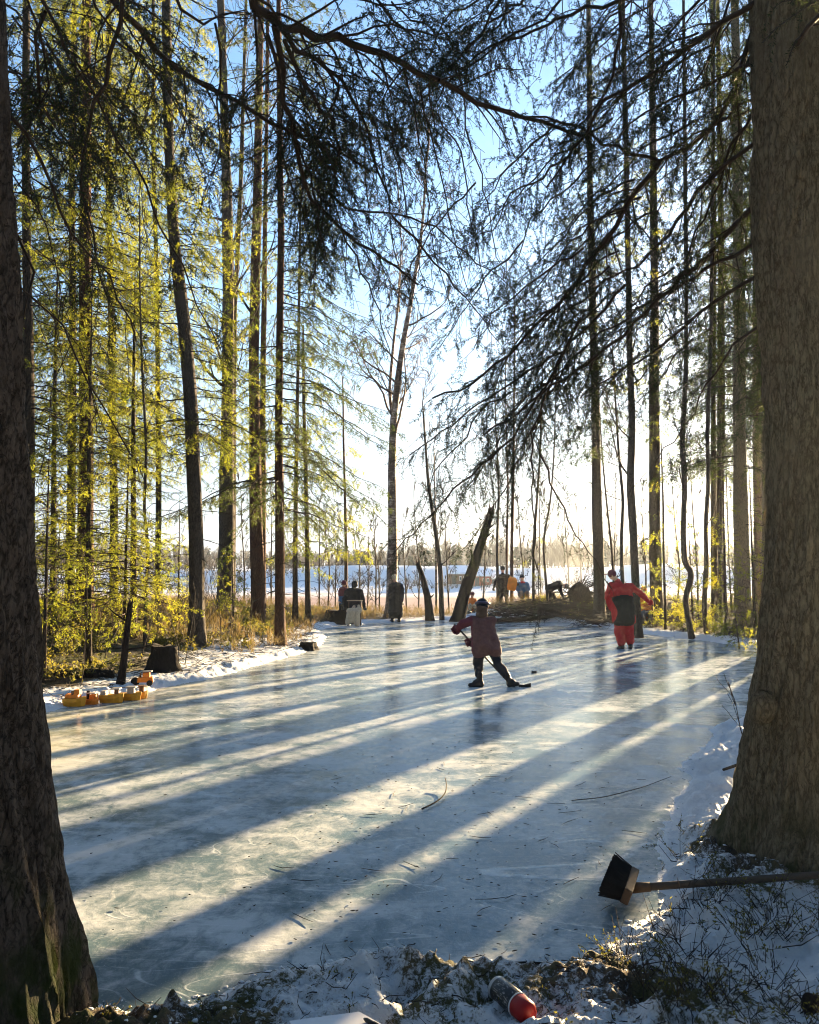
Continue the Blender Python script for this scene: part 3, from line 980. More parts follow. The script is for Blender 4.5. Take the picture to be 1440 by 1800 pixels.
tree("birch_tree", "crooked thin trunk with a sharp kink and knob near its foot", [(1216, 1117), (1208, 1075), (1205, 1050), (1214, 1022), (1216, 1005), (1204, 990), (1201, 940), (1204, 850), (1200, 780), (1206, 650), (1207, 500)], 21.5, 11, 'bark_grey', 'bare', None, z0=2.5, n=10, lmax=1.6, depth=1, dz=.09, flare=(.2, .3, 3), wob=.07)
tree("birch_tree", "wavy thin trunk next to the crooked kinked one", [(1240, 1117), (1238, 1060), (1243, 990), (1240, 930), (1246, 840), (1243, 760), (1250, 620)], 21.9, 9, 'bark_grey', 'bare', None, z0=2.5, n=9, lmax=1.5, depth=1, flare=(.2, .3, 3))
tree("birch_sapling", "hazy thin stem between the wavy trunk and the thick backlit trunk", [(1265, 1100), (1266, 1000), (1268, 900), (1266, 780), (1270, 600)], 23.5, 7, 'bark_grey', 'bare', GR, cat="sapling", H=13, z0=3, n=6, lmax=1.6, depth=2, flare=None)
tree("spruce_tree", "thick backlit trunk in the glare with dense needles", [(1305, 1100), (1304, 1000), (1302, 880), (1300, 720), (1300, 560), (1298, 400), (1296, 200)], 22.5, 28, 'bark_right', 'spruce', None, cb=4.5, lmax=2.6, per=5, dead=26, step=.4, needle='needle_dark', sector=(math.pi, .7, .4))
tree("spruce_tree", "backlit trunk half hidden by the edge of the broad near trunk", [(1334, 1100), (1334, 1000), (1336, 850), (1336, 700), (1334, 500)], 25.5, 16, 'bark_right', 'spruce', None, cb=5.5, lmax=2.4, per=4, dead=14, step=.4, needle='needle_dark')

tree("spruce_tree", "dim straight trunk deep in the glare between the wavy trunk and the thick one", [(1266, 1090), (1266, 900), (1268, 700), (1268, 400)], 27.5, 17, 'bark_spruce', 'spruce', None, cb=5, lmax=2.0, per=4, dead=16, step=.45, needle='needle_dark')
tree("spruce_tree", "dim thin trunk standing in the glare just right of the wavy trunk", [(1254, 1092), (1255, 900), (1254, 700), (1256, 400)], 25.6, 12, 'bark_spruce', 'spruce', None, cb=5, lmax=1.8, per=4, dead=16, step=.5, needle='needle_dark')
# trees whose stems stand behind the broad near trunk or just past the frame and stripe the ice
GS = "sunward trees behind the broad near trunk"
for px, d, wpx, cb in ((1402, 20.0, 26, 9), (1362, 24.0, 20, 9), (1330, 24.6, 16, 10), (1468, 20, 24, 9), (1440, 17.5, 24, 8.5), (1500, 25, 24, 10), (1479, 20, 26, 9), (1513, 20, 26, 9), (1459, 22, 26, 9), (1349, 24, 24, 9), (1347, 27, 26, 9), (1372, 19, 22, 9)):
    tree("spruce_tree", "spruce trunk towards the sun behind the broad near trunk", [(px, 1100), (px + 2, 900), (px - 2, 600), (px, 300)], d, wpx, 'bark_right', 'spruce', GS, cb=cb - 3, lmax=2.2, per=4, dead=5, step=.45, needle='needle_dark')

# --- young spruces
GY = "young spruces under the trees"


def young(label, px, d, H, lmax, needle='needle_young', per=5, cb=.25, **kw):
    c = onG(px, d)
    return tree("young_spruce", label, [(px, 1100), (px + random.uniform(-4, 4), 1015 + (1.6 - c[2] - H * .6) * F / d)], d, max(4, H * .02 * F / d), 'bark_spruce', 'spruce', GY, H=H, cat="young spruce", needle=needle, cb=cb, lmax=lmax, per=per, step=.22, dead=0, prof=.85, droop=.3, pointed=True, flare=None, tip=.15, slen=.36, hang=.3, **kw)


young("young spruce at the very edge of the bank beside the near dark trunk", 84, 11.5, 3.4, .9, per=4, leaf=.7, cb=.8)
young("tall bright yellow green young spruce in front of the thick trunk", 160, 13.2, 6.3, 1.7, cb=.95)
young("bright yellow green young spruce above the slender black post", 222, 13.8, 4.0, 1.3, cb=.75)
young("slim taller young spruce behind the black post", 238, 16.5, 8.0, 1.5, per=4, cb=1.0)
young("young spruce reaching up left of the thick trunk", 96, 15.2, 7.6, 1.7, needle='needle', cb=1.1)
young("small green young spruce between the slender grey trunk and the mottled leaning one", 316, 19, 3.2, .9, per=4, leaf=.8)
young("small leafy spruce at the foot of the twin stemmed tree", 412, 24, 2.6, .8, per=4, leaf=.8)
young("low sparse spruce beside the orange red jacket", 1146, 25, 1.5, .5)
young("backlit young spruce right behind the crooked kinked trunk", 1217, 24.2, 3.3, .62, per=6)
young("tall airy backlit young spruce right of the wavy trunk", 1274, 21.5, 4.4, .75, per=6)
young("bright backlit little spruce at the foot of the thick trunk in the glare", 1298, 18.6, .95, .42)
young("tall hazy young spruce by the edge of the broad near trunk", 1324, 22.5, 4.8, .7, per=6)
young("little bright spruce just left of the broad near trunk", 1333, 18.2, 1.15, .4)
young("low spruce in the shade behind the wavy trunk", 1250, 22.6, 1.1, .6, needle='needle')
for px, d, H, l in ((1420, 15.5, 3.0, 1.0), (1478, 16.0, 3.6, 1.2), (1540, 16.5, 3.8, 1.3)):
    young("young spruce in the shade behind the broad near trunk", px, d, H, l, needle='needle')

# --- broken stems
def snag(name, label, path, d, wb, wt, cat, bk='bark_black'):
    base, q, L = trunk_line(path, d, None, .12)
    root = empty(name, base, label, cat)
    rad = np.linspace(wb, wt, len(q)) * d / F / 2
    v, f = tube_np(q, rad, 14, .07, len(label), (.25, .35, 4))
    sd = 14
    last = v[-sd:].copy()
    last[:, 2] += np.random.default_rng(5).uniform(-.1, .42, sd) * wt * d / F * 3
    v[-sd:] = last
    link("trunk", mesh_np("trunk", v - base, [f], [M[bk]]), root)
    s = Shape()
    c = last.mean(0) - base
    s.add([tuple(p - base) for p in last] + [tuple(c - np.array([0, 0, .03]))], [(k, (k + 1) % sd, sd) for k in range(sd)])
    s.build("broken_top", M['twig_red'], root)
    rs = np.random.default_rng(len(label) + 3)
    for k in range(4):
        i = int(len(q) * rs.uniform(.3, .9)); a = rs.uniform(0, 6.28)
        e = nrm(np.array([math.cos(a), math.sin(a) * .5, rs.uniform(.1, .7)]))
        p0 = q[i] - base; L2 = rs.uniform(.12, .35) + rad[i]
        s = Shape(); s.tube([p0, p0 + e * L2 * .6, p0 + e * L2 + UP * .03], [rad[i] * .32, rad[i] * .24, rad[i] * .1], 7)
        s.build("branch_stub", M[bk], root, smooth=True)
    return root


snag("leaning_snag", "thick black dead trunk leaning over with a broken top", [(802, 1085), (819, 1035), (838, 978), (852, 936), (864, 899)], 30, 23, 12, "dead trunk")
snag("broken_snag", "short charred snag leaning the other way beside the leaning dead trunk", [(757, 1085), (752, 1050), (743, 1015), (734, 990)], 30.5, 15, 8, "dead trunk")
snag("leaning_post", "slender black post standing behind the row of yellow toys", [(214, 1210), (218, 1160), (224, 1100), (229, 1062)], 11.7, 14, 9, "post")


# --- stumps and the root plate
def stump(label, px, d, r, h, name="tree_stump"):
    base = onG(px, d)
    root = empty(name, base, label, "stump")
    z = np.linspace(-.08, h, 9)
    q = np.stack([z * .05, z * 0, z], 1)
    v, f = tube_np(q, np.linspace(r * 1.05, r * .86, 9), 22, .10, px, (.12, .5, 5))
    link("trunk", mesh_np("trunk", v, [f], [M['bark_black']]), root)
    v[-22:, 2] += np.random.default_rng(px).uniform(-.22, .10, 22) * h
    top = v[-22:]
    s = Shape(); s.add([tuple(p) for p in top] + [tuple(top.mean(0) + [0, 0, .012])], [(k, (k + 1) % 22, 22) for k in range(22)])
    s.build("cut_top", M['bark_grey'], root)
    return root


stump("dark old tree stump at the edge of the bank above the yellow toys", 290, 13.2, .20, .40)
stump("low brown stump with snow against it near the straight slender spruce", 543, 18.2, .17, .16)
stump("wide mossy flat topped stump beside the kick sled", 590, 28.5, .42, .36)
stump("low stump behind the broad mottled snow by the brush pile", 862, 29, .3, .2)

base = onG(1018, 31.5)
root = empty("root_plate", base, "upturned mossy root plate with twisted roots beside the bending person", "root plate")
s = Shape()
s.ball((0, 0, .33), .44, (1.0, .5, 1.1), 14, 0, .2)
s.build("root_mound", M['bark_spruce'], root, smooth=True)
rg = np.random.default_rng(3)
for k in range(22):
    b = Bush()
    a = rg.uniform(-.3, 3.5)
    bare_branch(b, np.array([math.cos(a) * .3, rg.uniform(-.2, .2), .35 + math.sin(a) * .3]), nrm(np.array([math.cos(a), rg.uniform(-.4, .4), math.sin(a) * .9])), rg.uniform(.4, .8), .03, 1, rg, -.1, .8, .3, 3, .008)
    link("root", bush_mesh("root", b, [M['bark_spruce'], M['needle']]), root)
# ---------------------------------------------------------------- the two near spruces that frame the view
def near_trunk(name, label, path, d, bk, H, seed, limbs, lobes, flare_side=None, sides=120, dz=.026, amp=.021):
    base = onG(path[0][0], d)
    pts, rr = [], []
    for (px, py, rp) in path:
        p = P(px, py, d); pts.append(p); rr.append(rp * d / F)
    pts = np.array(pts); rr = np.array(rr)
    pts = np.vstack([pts[:1] + [0, 0, -.25], pts, pts[-1] + nrm(pts[-1] - pts[-2]) * (H - pts[-1, 2])])
    rr = np.concatenate([[rr[0] * 1.1], rr, [rr[-1] * .45]])
    L = np.concatenate([[0], np.cumsum(np.linalg.norm(np.diff(pts, axis=0), axis=1))])
    vis = L[-2]
    sN = np.concatenate([np.arange(0, vis, dz), np.linspace(vis, L[-1], 30)])
    q = np.stack([np.interp(sN, L, pts[:, i]) for i in range(3)], 1)
    for _ in range(8): q[1:-1] = q[1:-1] * .5 + (q[:-2] + q[2:]) * .25
    r = np.interp(sN, L, rr)
    for _ in range(8): r[1:-1] = r[1:-1] * .5 + (r[:-2] + r[2:]) * .25
    th = np.arange(sides) * 2 * np.pi / sides
    TH, SN = np.meshgrid(th, sN)
    hz = q[:, 2:3] - base[2]
    RR = r[:, None] * np.ones_like(TH)
    fl = np.exp(-np.maximum(hz, 0) / .22)
    RR = RR * (1 + .16 * fl * np.cos(lobes * TH + seed) + .05 * np.sin(2 * TH + seed + hz * .8) + .03 * np.sin(3 * TH - hz * 1.7))
    cx, cy = np.cos(TH), np.sin(TH)
    # scaly plates: noise over the wrapped surface
    def wn(fa, fz, sd, o=3):
        return fbm(cx * fa + 40 + cy * fa * .7, cy * fa + SN * fz + 9, sd, o) + .5 * fbm(cy * fa * 1.3, SN * fz * .8 - cx * fa, sd + 9, o)
    bumps = amp * (np.abs(wn(6.5, 3.0, seed, 4)) * 1.6 - .35) + amp * 1.1 * wn(1.6, 1.4, seed + 3, 3) + amp * .5 * np.abs(wn(13, 11, seed + 5, 2))
    RR = RR + bumps
    V = np.stack([q[:, 0:1] + RR * cx, q[:, 1:2] + RR * cy, q[:, 2:3] + 0 * RR], -1)
    n = len(sN)
    j = np.arange(sides)
    fq = np.stack([j, (j + 1) % sides, sides + (j + 1) % sides, sides + j], 1)
    Fq = (fq[None] + (np.arange(n - 1) * sides)[:, None, None]).reshape(-1, 4)
    root = empty(name, base, label, "tree")
    link("trunk", mesh_np("trunk", V.reshape(-1, 3) - base, [Fq], [M[bk]]), root)
    rg = np.random.default_rng(seed)
    b = Bush()
    for L_ in limbs:
        poly, wpx, kw = L_
        pp = []
        d0 = poly[0][2]
        for i, t in enumerate(poly):
            dd = t[2] if len(t) > 2 else None
            pp.append([t[0], t[1], dd])
        # fill missing depths evenly
        ks = [i for i, t in enumerate(pp) if t[2] is not None]
        dv = np.interp(np.arange(len(pp)), ks, [pp[i][2] for i in ks])
        w3 = np.array([P(t[0], t[1], dv[i]) for i, t in enumerate(pp)])
        k = dict(sec=14, slen=.65, hang=.62, wild=.17, ter=11, tlen=.13, start=.06, leaf=.85, jit=.012, stepl=.11, thin=.0019)
        k.update(kw)
        for kk in ('sec', 'ter'):
            if kk in kw: k[kk] = kw[kk] * 1.45
        limb(b, w3, wpx * dv[0] / F / 2, max(.003, wpx * .3 * dv[-1] / F / 2), rg, **k)
    z_ = base[2] + 4.6
    while z_ < H + 2:
        for k_ in range(4):
            a_ = rg.uniform(0, 6.28); p_ = at_h(q, min(z_, q[-1, 2])); e_ = np.array([math.cos(a_), math.sin(a_), 0]); l_ = rg.uniform(1.6, 3.0)
            if e_[1] > .2 and z_ < base[2] + 7.5: continue      # the limbs that reach over the ice are traced one by one
            limb(b, [p_, p_ + e_ * l_ * .5 - UP * .15 * l_, p_ + e_ * l_ - UP * .5 * l_], .016, .004, rg, sec=6, slen=.5, hang=.6, ter=5, leaf=.9, stepl=.2, thin=.003, wood_ter=False)
        z_ += .55
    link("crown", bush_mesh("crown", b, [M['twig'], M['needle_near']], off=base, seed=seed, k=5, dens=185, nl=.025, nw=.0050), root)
    return root


bare_ = dict(leaf=.15, sec=5, ter=4)
rx = random.Random(12)
def extra(n, x0, x1, y0, y1, dx, dy, d0, d1, w=5):
    out = []
    for i in range(n):
        x, y = rx.uniform(x0, x1), rx.uniform(y0, y1)
        ln = rx.uniform(.7, 1.3)
        d = rx.uniform(d0, d1)
        pts = [(x, y, d)]
        for k in range(1, 5):
            pts.append((x + dx * ln * k / 4 + rx.uniform(-12, 12), y + dy * ln * (k / 4) ** 1.4 + rx.uniform(-12, 12), d + .25 * k))
        out.append((pts, w, dict(sec=11, ter=9)))
    return out
LEFT_LIMBS = extra(8, -10, 210, -60, 140, 170, 200, 3.6, 4.8) + extra(5, 470, 590, 60, 300, 60, 220, 4.6, 5.6, 5) + extra(6, 560, 850, -40, 200, 120, 150, 4.8, 5.8, 4) + [
    ([(120, -60, 3.4), (205, -5), (245, 55), (300, 108), (360, 145, 4.2), (440, 195), (520, 235), (590, 262, 5.0), (650, 300)], 15, dict(sec=6)),
    ([(330, -120, 3.6), (430, -40), (455, 15), (490, 46), (560, 60, 4.2), (650, 84), (720, 114), (780, 150), (850, 185), (910, 208), (970, 222, 5.2), (1030, 240)], 21, dict(sec=8, leaf=.8)),
    ([(480, 30, 4.0), (520, 85), (560, 103), (600, 140), (640, 205), (660, 290, 5.0), (690, 360)], 11, dict(sec=10)),
    ([(482, 45, 4.0), (495, 130), (505, 190), (528, 290), (545, 350, 4.9), (590, 395), (640, 435), (690, 465), (735, 500, 5.6)], 12, dict(sec=10)),
    ([(500, 70, 4.1), (540, 150), (580, 200), (600, 260), (585, 330, 5.0), (560, 420), (545, 500)], 9, dict(sec=15, ter=11, slen=.6)),
    ([(470, 60, 4.0), (500, 170), (520, 240), (540, 300, 4.8), (560, 380), (575, 460)], 8, dict(sec=15, ter=11, slen=.6)),
    ([(560, 100, 4.3), (600, 160), (560, 240), (530, 330, 5.0), (520, 420)], 7, dict(sec=15, ter=11)),
    ([(216, -10, 3.4), (196, 80), (166, 170), (150, 240, 3.7), (142, 300), (152, 370), (170, 450), (195, 540, 4.0)], 9, dict(sec=6, leaf=.6)),
    ([(60, -30, 3.2), (90, 30), (115, 80), (140, 130), (180, 190, 3.8), (240, 300), (290, 400), (330, 490), (385, 610, 4.4)], 7, dict(sec=6, leaf=.55)),
    ([(5, 190, 3.1), (50, 250), (76, 290), (95, 345, 3.4), (120, 400), (170, 455), (205, 520), (240, 600, 3.9)], 8, dict(sec=6, leaf=.6)),
    ([(0, 260, 3.1), (18, 370), (48, 470, 3.3), (52, 530), (36, 590)], 9, bare_),
    ([(30, 500, 3.1), (80, 530), (130, 610), (180, 720, 3.5), (230, 800)], 4, dict(leaf=.1, sec=4, ter=3)),
    ([(80, 20, 3.2), (62, 90), (66, 160), (80, 220, 3.6), (110, 250)], 8, dict(sec=7, leaf=.7)),
    ([(300, -30, 3.6), (330, 25), (378, 42), (400, 25, 4.0), (430, 18)], 7, dict(leaf=.4)),
    ([(378, 40, 3.9), (382, 120), (390, 200), (388, 260, 4.3), (370, 310)], 5, dict(leaf=.3)),
    ([(560, 330, 5.0), (640, 375), (700, 375), (760, 395), (820, 440, 5.8), (890, 495), (960, 565)], 5, dict(leaf=.5, sec=7)),
    ([(690, 380, 5.2), (740, 430), (790, 490), (830, 540), (880, 605, 6.0)], 5, dict(leaf=.45, sec=7)),
    ([(600, 400, 5.2), (640, 480), (670, 560), (690, 640, 6.0)], 4, dict(leaf=.3, sec=6)),
    ([(530, -60, 4.2), (600, -10), (680, 10), (760, -5, 4.8)], 6, dict(sec=9)),
    ([(620, -60, 4.4), (690, 40), (740, 60), (800, 55, 5.0), (850, 20)], 6, dict(sec=9)),
    ([(20, -60, 3.2), (60, 40), (100, 120), (60, 200, 3.6), (30, 260)], 5, dict(sec=12, ter=10)),
    ([(150, -40, 3.5), (200, 60), (280, 130), (330, 220, 4.2), (360, 300)], 5, dict(sec=11, ter=9)),
]
LEFT_LIMBS += [([(620 + 30 * i, 120 + 40 * (i % 3), 5.0), (640 + 34 * i, 260 + 30 * i % 70, 5.3), (650 + 36 * i, 400, 5.7), (690 + 34 * i, 520 + 20 * (i % 2), 6.1)], 3.5, dict(leaf=.3, sec=5, ter=5, slen=.5)) for i in range(7)]
RIGHT_LIMBS = extra(9, 1150, 1340, -60, 250, -220, 190, 4.9, 6.0) + extra(8, 1000, 1250, 200, 520, -190, 170, 5.2, 6.4) + extra(4, 850, 1050, -60, 80, -150, 150, 5.2, 6.0) + extra(9, 820, 1060, 280, 720, -150, 190, 5.8, 7.0, 4) + extra(5, 1040, 1300, 420, 760, -130, 170, 5.6, 6.6, 4) + [
    ([(1335, 0, 4.6), (1250, 52), (1180, 100), (1110, 145, 4.9), (1060, 182), (1030, 230), (1000, 265, 5.2), (960, 330)], 12, {}),
    ([(1335, 110, 4.6), (1280, 132), (1200, 165, 5.0), (1120, 205), (1060, 260)], 8, {}),
    ([(1330, 20, 4.6), (1315, 90), (1285, 175), (1240, 232, 5.0), (1200, 266), (1155, 286), (1100, 268), (1050, 240, 5.4), (990, 214), (930, 205)], 12, {}),
    ([(1160, 285, 5.2), (1105, 360), (1050, 440), (1000, 510, 5.8), (950, 570), (890, 630), (820, 680, 6.4), (760, 700)], 11, dict(sec=12, ter=10)),
    ([(1340, 345, 4.7), (1270, 420), (1210, 480), (1150, 532, 5.4), (1080, 600), (1000, 660), (930, 712, 6.2), (850, 765)], 11, dict(sec=10)),
    ([(1340, 480, 4.7), (1260, 525), (1200, 570), (1150, 620, 5.4), (1090, 650), (1020, 700, 6.0)], 8, dict(leaf=.7)),
    ([(1340, 240, 4.7), (1270, 290), (1215, 350), (1170, 420, 5.2), (1120, 470), (1050, 500, 5.8), (980, 560)], 9, dict(sec=11)),
    ([(1100, -40, 4.9), (1085, 100), (1078, 150), (1040, 200, 5.2), (985, 255)], 9, {}),
    ([(1180, -60, 4.7), (1080, 5), (1000, 25), (945, 50, 5.3), (880, 75), (820, 110), (775, 128, 5.8)], 9, dict(sec=10)),
    ([(1030, -80, 5.0), (960, 40), (880, 75), (830, 110), (740, 170, 5.8), (690, 230)], 6, {}),
    ([(900, -60, 5.0), (880, 0), (850, 60), (800, 110, 5.6), (740, 160)], 7, {}),
    ([(1020, 560, 5.9), (960, 680), (880, 790), (810, 850, 6.6), (740, 920), (690, 975, 7.2)], 6, dict(sec=10, hang=.8)),
    ([(1000, 600, 5.9), (950, 720), (900, 830, 6.6), (860, 900), (820, 960)], 5, dict(sec=10, hang=.9)),
    ([(960, 690, 6.0), (938, 770), (936, 860), (941, 960, 6.6), (945, 1040), (947, 1100)], 4, dict(sec=7, hang=1.0, slen=.25)),
    ([(950, 800, 6.2), (985, 880), (1012, 940), (1045, 985, 6.6), (1075, 1035)], 4, dict(sec=8, hang=1.0, slen=.3)),
    ([(1340, 420, 4.7), (1250, 470), (1180, 510), (1100, 560, 5.8), (1010, 620), (960, 700), (930, 790, 6.6)], 8, dict(sec=10)),
    ([(1100, 500, 5.6), (1000, 610), (930, 650), (850, 700, 6.6), (780, 760), (720, 800, 7.2)], 6, dict(sec=11)),
    ([(1345, 560, 4.7), (1290, 600), (1240, 680, 5.3), (1200, 760), (1150, 820)], 6, dict(leaf=.4, sec=6)),
    ([(1345, 150, 4.6), (1300, 230), (1260, 330), (1230, 400, 5.2), (1190, 500), (1120, 580)], 7, {}),
    ([(1250, -40, 4.8), (1200, 40), (1150, 80), (1090, 130, 5.4), (1000, 170)], 6, dict(sec=12, ter=10)),
    ([(1300, -60, 4.7), (1260, 70), (1230, 140), (1180, 200, 5.3), (1130, 230)], 6, dict(sec=12, ter=10)),
    ([(1340, 60, 4.6), (1300, 140), (1290, 240), (1280, 330, 5.0), (1240, 420)], 6, dict(sec=13, ter=10)),
    ([(980, 210, 5.4), (930, 270), (880, 300), (860, 340, 5.9), (830, 360)], 5, dict(sec=12, ter=10)),
]
near_trunk("spruce_tree", "close dark spruce trunk with scaly bark and green moss at its foot beside the ice",
           [(16, 1765, 118), (8, 1650, 110), (-4, 1500, 104), (-28, 1250, 95), (-41, 1000, 95), (-52, 750, 92), (-64, 500, 88), (-76, 300, 86), (-88, 0, 84)], 3.0, 'bark_near', 11.0, 4, LEFT_LIMBS, 5)
rt = near_trunk("spruce_tree", "broad flaring spruce trunk in the sun glare with long drooping branches over the ice",
                [(1424, 1500, 138), (1418, 1440, 108), (1408, 1350, 88), (1408, 1250, 79), (1412, 1150, 72), (1418, 1000, 69), (1411, 700, 66), (1396, 400, 62), (1378, 0, 53)], 4.6, 'bark_right', 12.0, 9, RIGHT_LIMBS, 4, amp=.028)
pb = P(1340, 1243, 4.42) - np.array(rt.location)
s = Shape(); s.ball(tuple(pb), .075, (1.0, .9, 1.2), 14, 0, .08)
s.build("burl", M['bark_right'], rt, smooth=True)

# tall spruces of the same wood round the photographer: unseen, added to block sky light from the shore
GW = "unseen tall spruces added behind the near shore to block sky light"
pr = []
for k in range(2):
    c_ = np.array([-3.5 + 8 * k, -4.0, 0])
    root = empty("spruce_tree", (c_[0], c_[1], .1), "unseen tall spruce added behind the near shore to block sky light", "tree", GW)
    q = np.array([[0, 0, z] for z in np.linspace(-.2, 19, 60)], float); q[:, 0] += .15 * np.sin(q[:, 2] * .3 + k)
    v, f = tube_np(q, np.linspace(.24, .03, 60), 14, .05, 900 + k, (.35, .5, 5))
    link("trunk", mesh_np("trunk", v, [f], [M['bark_spruce']]), root)
    b = Bush(); rg = np.random.default_rng(910 + k)
    spruce_crown(b, q, np.zeros(3), .24, 19, 2.2, 3.4, rg, step=.42, per=6, sec=6, ter=6, leaf=1.0)
    link("crown", bush_mesh("crown", b, [M['twig'], M['needle_dark']], dens=40, nl=.09, nw=.035, seed=920 + k), root)
    pr.append(root)
spots = [(-7.5, -1.5), (-10, 3.5), (-2, -8), (1.5, -3.2), (8.5, -2.5), (7.5, 2.2), (-6, -7), (5, -8.5), (-13, 8), (10.5, 5), (12, -6), (-12, -4), (9.5, 8.5), (13, 1), (-16, 4), (-15, 13), (16, 8), (-19, 18), (0.5, -5.5), (-5, -2.6), (4.5, -3)]
for i, (x, y) in enumerate(spots):
    o = copy_tree(pr[i % 2]); o.location = (x, y, .1); o.rotation_euler = (0, 0, i * 1.7)
# ---------------------------------------------------------------- undergrowth and litter (nobody could count it)
rg = np.random.default_rng(41)
M['shrub'] = needles('bilberry_leaves', (.07, .072, .02), (.24, .21, .035), .4)
M['straw'] = needles('dry_grass_blades', (.13, .095, .045), (.21, .145, .05), .35)
M['dead_leaf'] = plain('dead_leaves', (.10, .06, .03), .85, .5, 12)


def scatter(n, xr, yr, cond):
    out = []
    while len(out) < n:
        x = rg.uniform(*xr, 4000); y = rg.uniform(*yr, 4000)
        s = sdf(x, y)
        k = cond(x, y, s)
        k = k & (rg.random(4000) < .9)
        z = ground_h(x[k], y[k])
        out += list(zip(x[k], y[k], z))
    return out[:n]


def clump(b, p, h, n, spread, leafy=True, bend=.35):
    for k in range(n):
        a = rg.uniform(0, 6.283)
        d = nrm(np.array([math.cos(a) * spread, math.sin(a) * spread, 1.0]))
        p0 = np.array(p) + np.array([math.cos(a), math.sin(a), 0]) * rg.uniform(0, .05) - UP * .02
        hh = h * rg.uniform(.5, 1.2)
        m_ = p0 + d * hh * .5
        d2 = nrm(d + rg.normal(0, bend, 3))
        e = m_ + d2 * hh * .5
        tr_ = .0017 if p[1] < 6 else .003
        b.w.append((p0, m_, tr_, tr_ * .8)); b.w.append((m_, e, tr_ * .8, tr_ * .5))
        f = nrm(d2 + rg.normal(0, .6, 3)); g = m_ + f * hh * .35
        b.w.append((m_, g, tr_ * .7, tr_ * .4))
        if leafy: b.n += [(m_, e), (m_, g)]


# green bilberry shrubs on the bank behind the toys
b = Bush()
for p in scatter(2300, (-14, -1.6), (9, 32), lambda x, y, s: (s > .9) & (fbm(x * .8, y * .8, 401, 3) > -.12) & (x < -.36 * y * .2 - .9)):
    clump(b, p, rg.uniform(.16, .38), 4, .7)
tag(link("bilberry_shrubs", bush_mesh("bilberry_shrubs", b, [M['twig'], M['shrub']], dens=42, nl=.055, nw=.028, k=3, seed=3)), kind="stuff", label="low green bilberry shrubs covering the bank behind the toys")
# straw coloured grass at the foot of the pines and along the far edge
b = Bush()
for p in scatter(1500, (-9, -1.5), (16, 33), lambda x, y, s: (s > .35) & (fbm(x * .6, y * .6, 402, 3) > -.05)):
    for k in range(4):
        d = nrm(np.array([rg.normal(0, .35), rg.normal(0, .35), 1])); h = rg.uniform(.1, .38)
        b.n.append((np.array(p), np.array(p) + d * h))
for p in scatter(500, (-3, 6), (28.3, 34), lambda x, y, s: s > .3):
    for k in range(4):
        d = nrm(np.array([rg.normal(0, .4), rg.normal(0, .4), 1])); h = rg.uniform(.1, .35)
        b.n.append((np.array(p), np.array(p) + d * h))
tag(link("dry_grass", bush_mesh("dry_grass", b, [M['twig'], M['straw']], dens=22, nl=.17, nw=.009, fwd=1.6, seed=4)), kind="stuff", label="straw coloured dry grass along the far edge of the ice")
# bare whips and brushwood rising from the shrubs
b = Bush()
for p in scatter(330, (-13, -1.8), (9.5, 31), lambda x, y, s: (s > .8) & (x < -.28 * y + 1.5)):
    h = rg.uniform(.5, 2.1)
    bare_branch(b, np.array(p) - UP * .03, nrm(np.array([rg.normal(0, .18), rg.normal(0, .18), 1])), h, .007, 1, rg, .05, .45, .05, 3, .0035)
for p in scatter(220, (5, 16), (17, 36), lambda x, y, s: s > .35):
    h = rg.uniform(.3, .9)
    bare_branch(b, np.array(p) - UP * .03, nrm(np.array([rg.normal(0, .35), rg.normal(0, .35), 1])), h, .008, 1, rg, .05, .6, .1, 4, .0035)
tag(link("brushwood", bush_mesh("brushwood", b, [M['twig'], M['needle']], seed=5)), kind="stuff", label="thin bare whips and brushwood standing in the undergrowth")
# tangled dark undergrowth on the sunward bank
b = Bush()
for p in scatter(2600, (4.5, 17), (15.5, 37), lambda x, y, s: (s > .3)):
    clump(b, p, rg.uniform(.15, .6), 5, 1.1, leafy=rg.random() < .16)
tag(link("undergrowth", bush_mesh("undergrowth", b, [M['twig'], M['needle_young']], dens=36, nl=.05, nw=.02, k=3, seed=6)), kind="stuff", label="dark tangled undergrowth along the sunward bank")
# heather and bilberry twigs poking through the near snow
b = Bush()
for p in scatter(230, (.75, 3.3), (2.5, 5.2), lambda x, y, s: (s > .12) & (fbm(x * 2.2, y * 2.2, 405, 3) > -.05) & (np.hypot(x - 2.2, y - 4.7) > .65)):
    clump(b, p, rg.uniform(.08, .24), 5, .8, leafy=rg.random() < .4, bend=.5)
for p in scatter(80, (-1.2, 1.0), (2.5, 3.5), lambda x, y, s: s > .08):
    clump(b, p, rg.uniform(.03, .10), 4, 1.3, leafy=rg.random() < .5, bend=.6)
tag(link("heather_twigs", bush_mesh("heather_twigs", b, [M['twig'], M['shrub']], dens=70, nl=.014, nw=.007, k=4, seed=7)), kind="stuff", label="dark heather and bilberry twigs poking through the near snow")
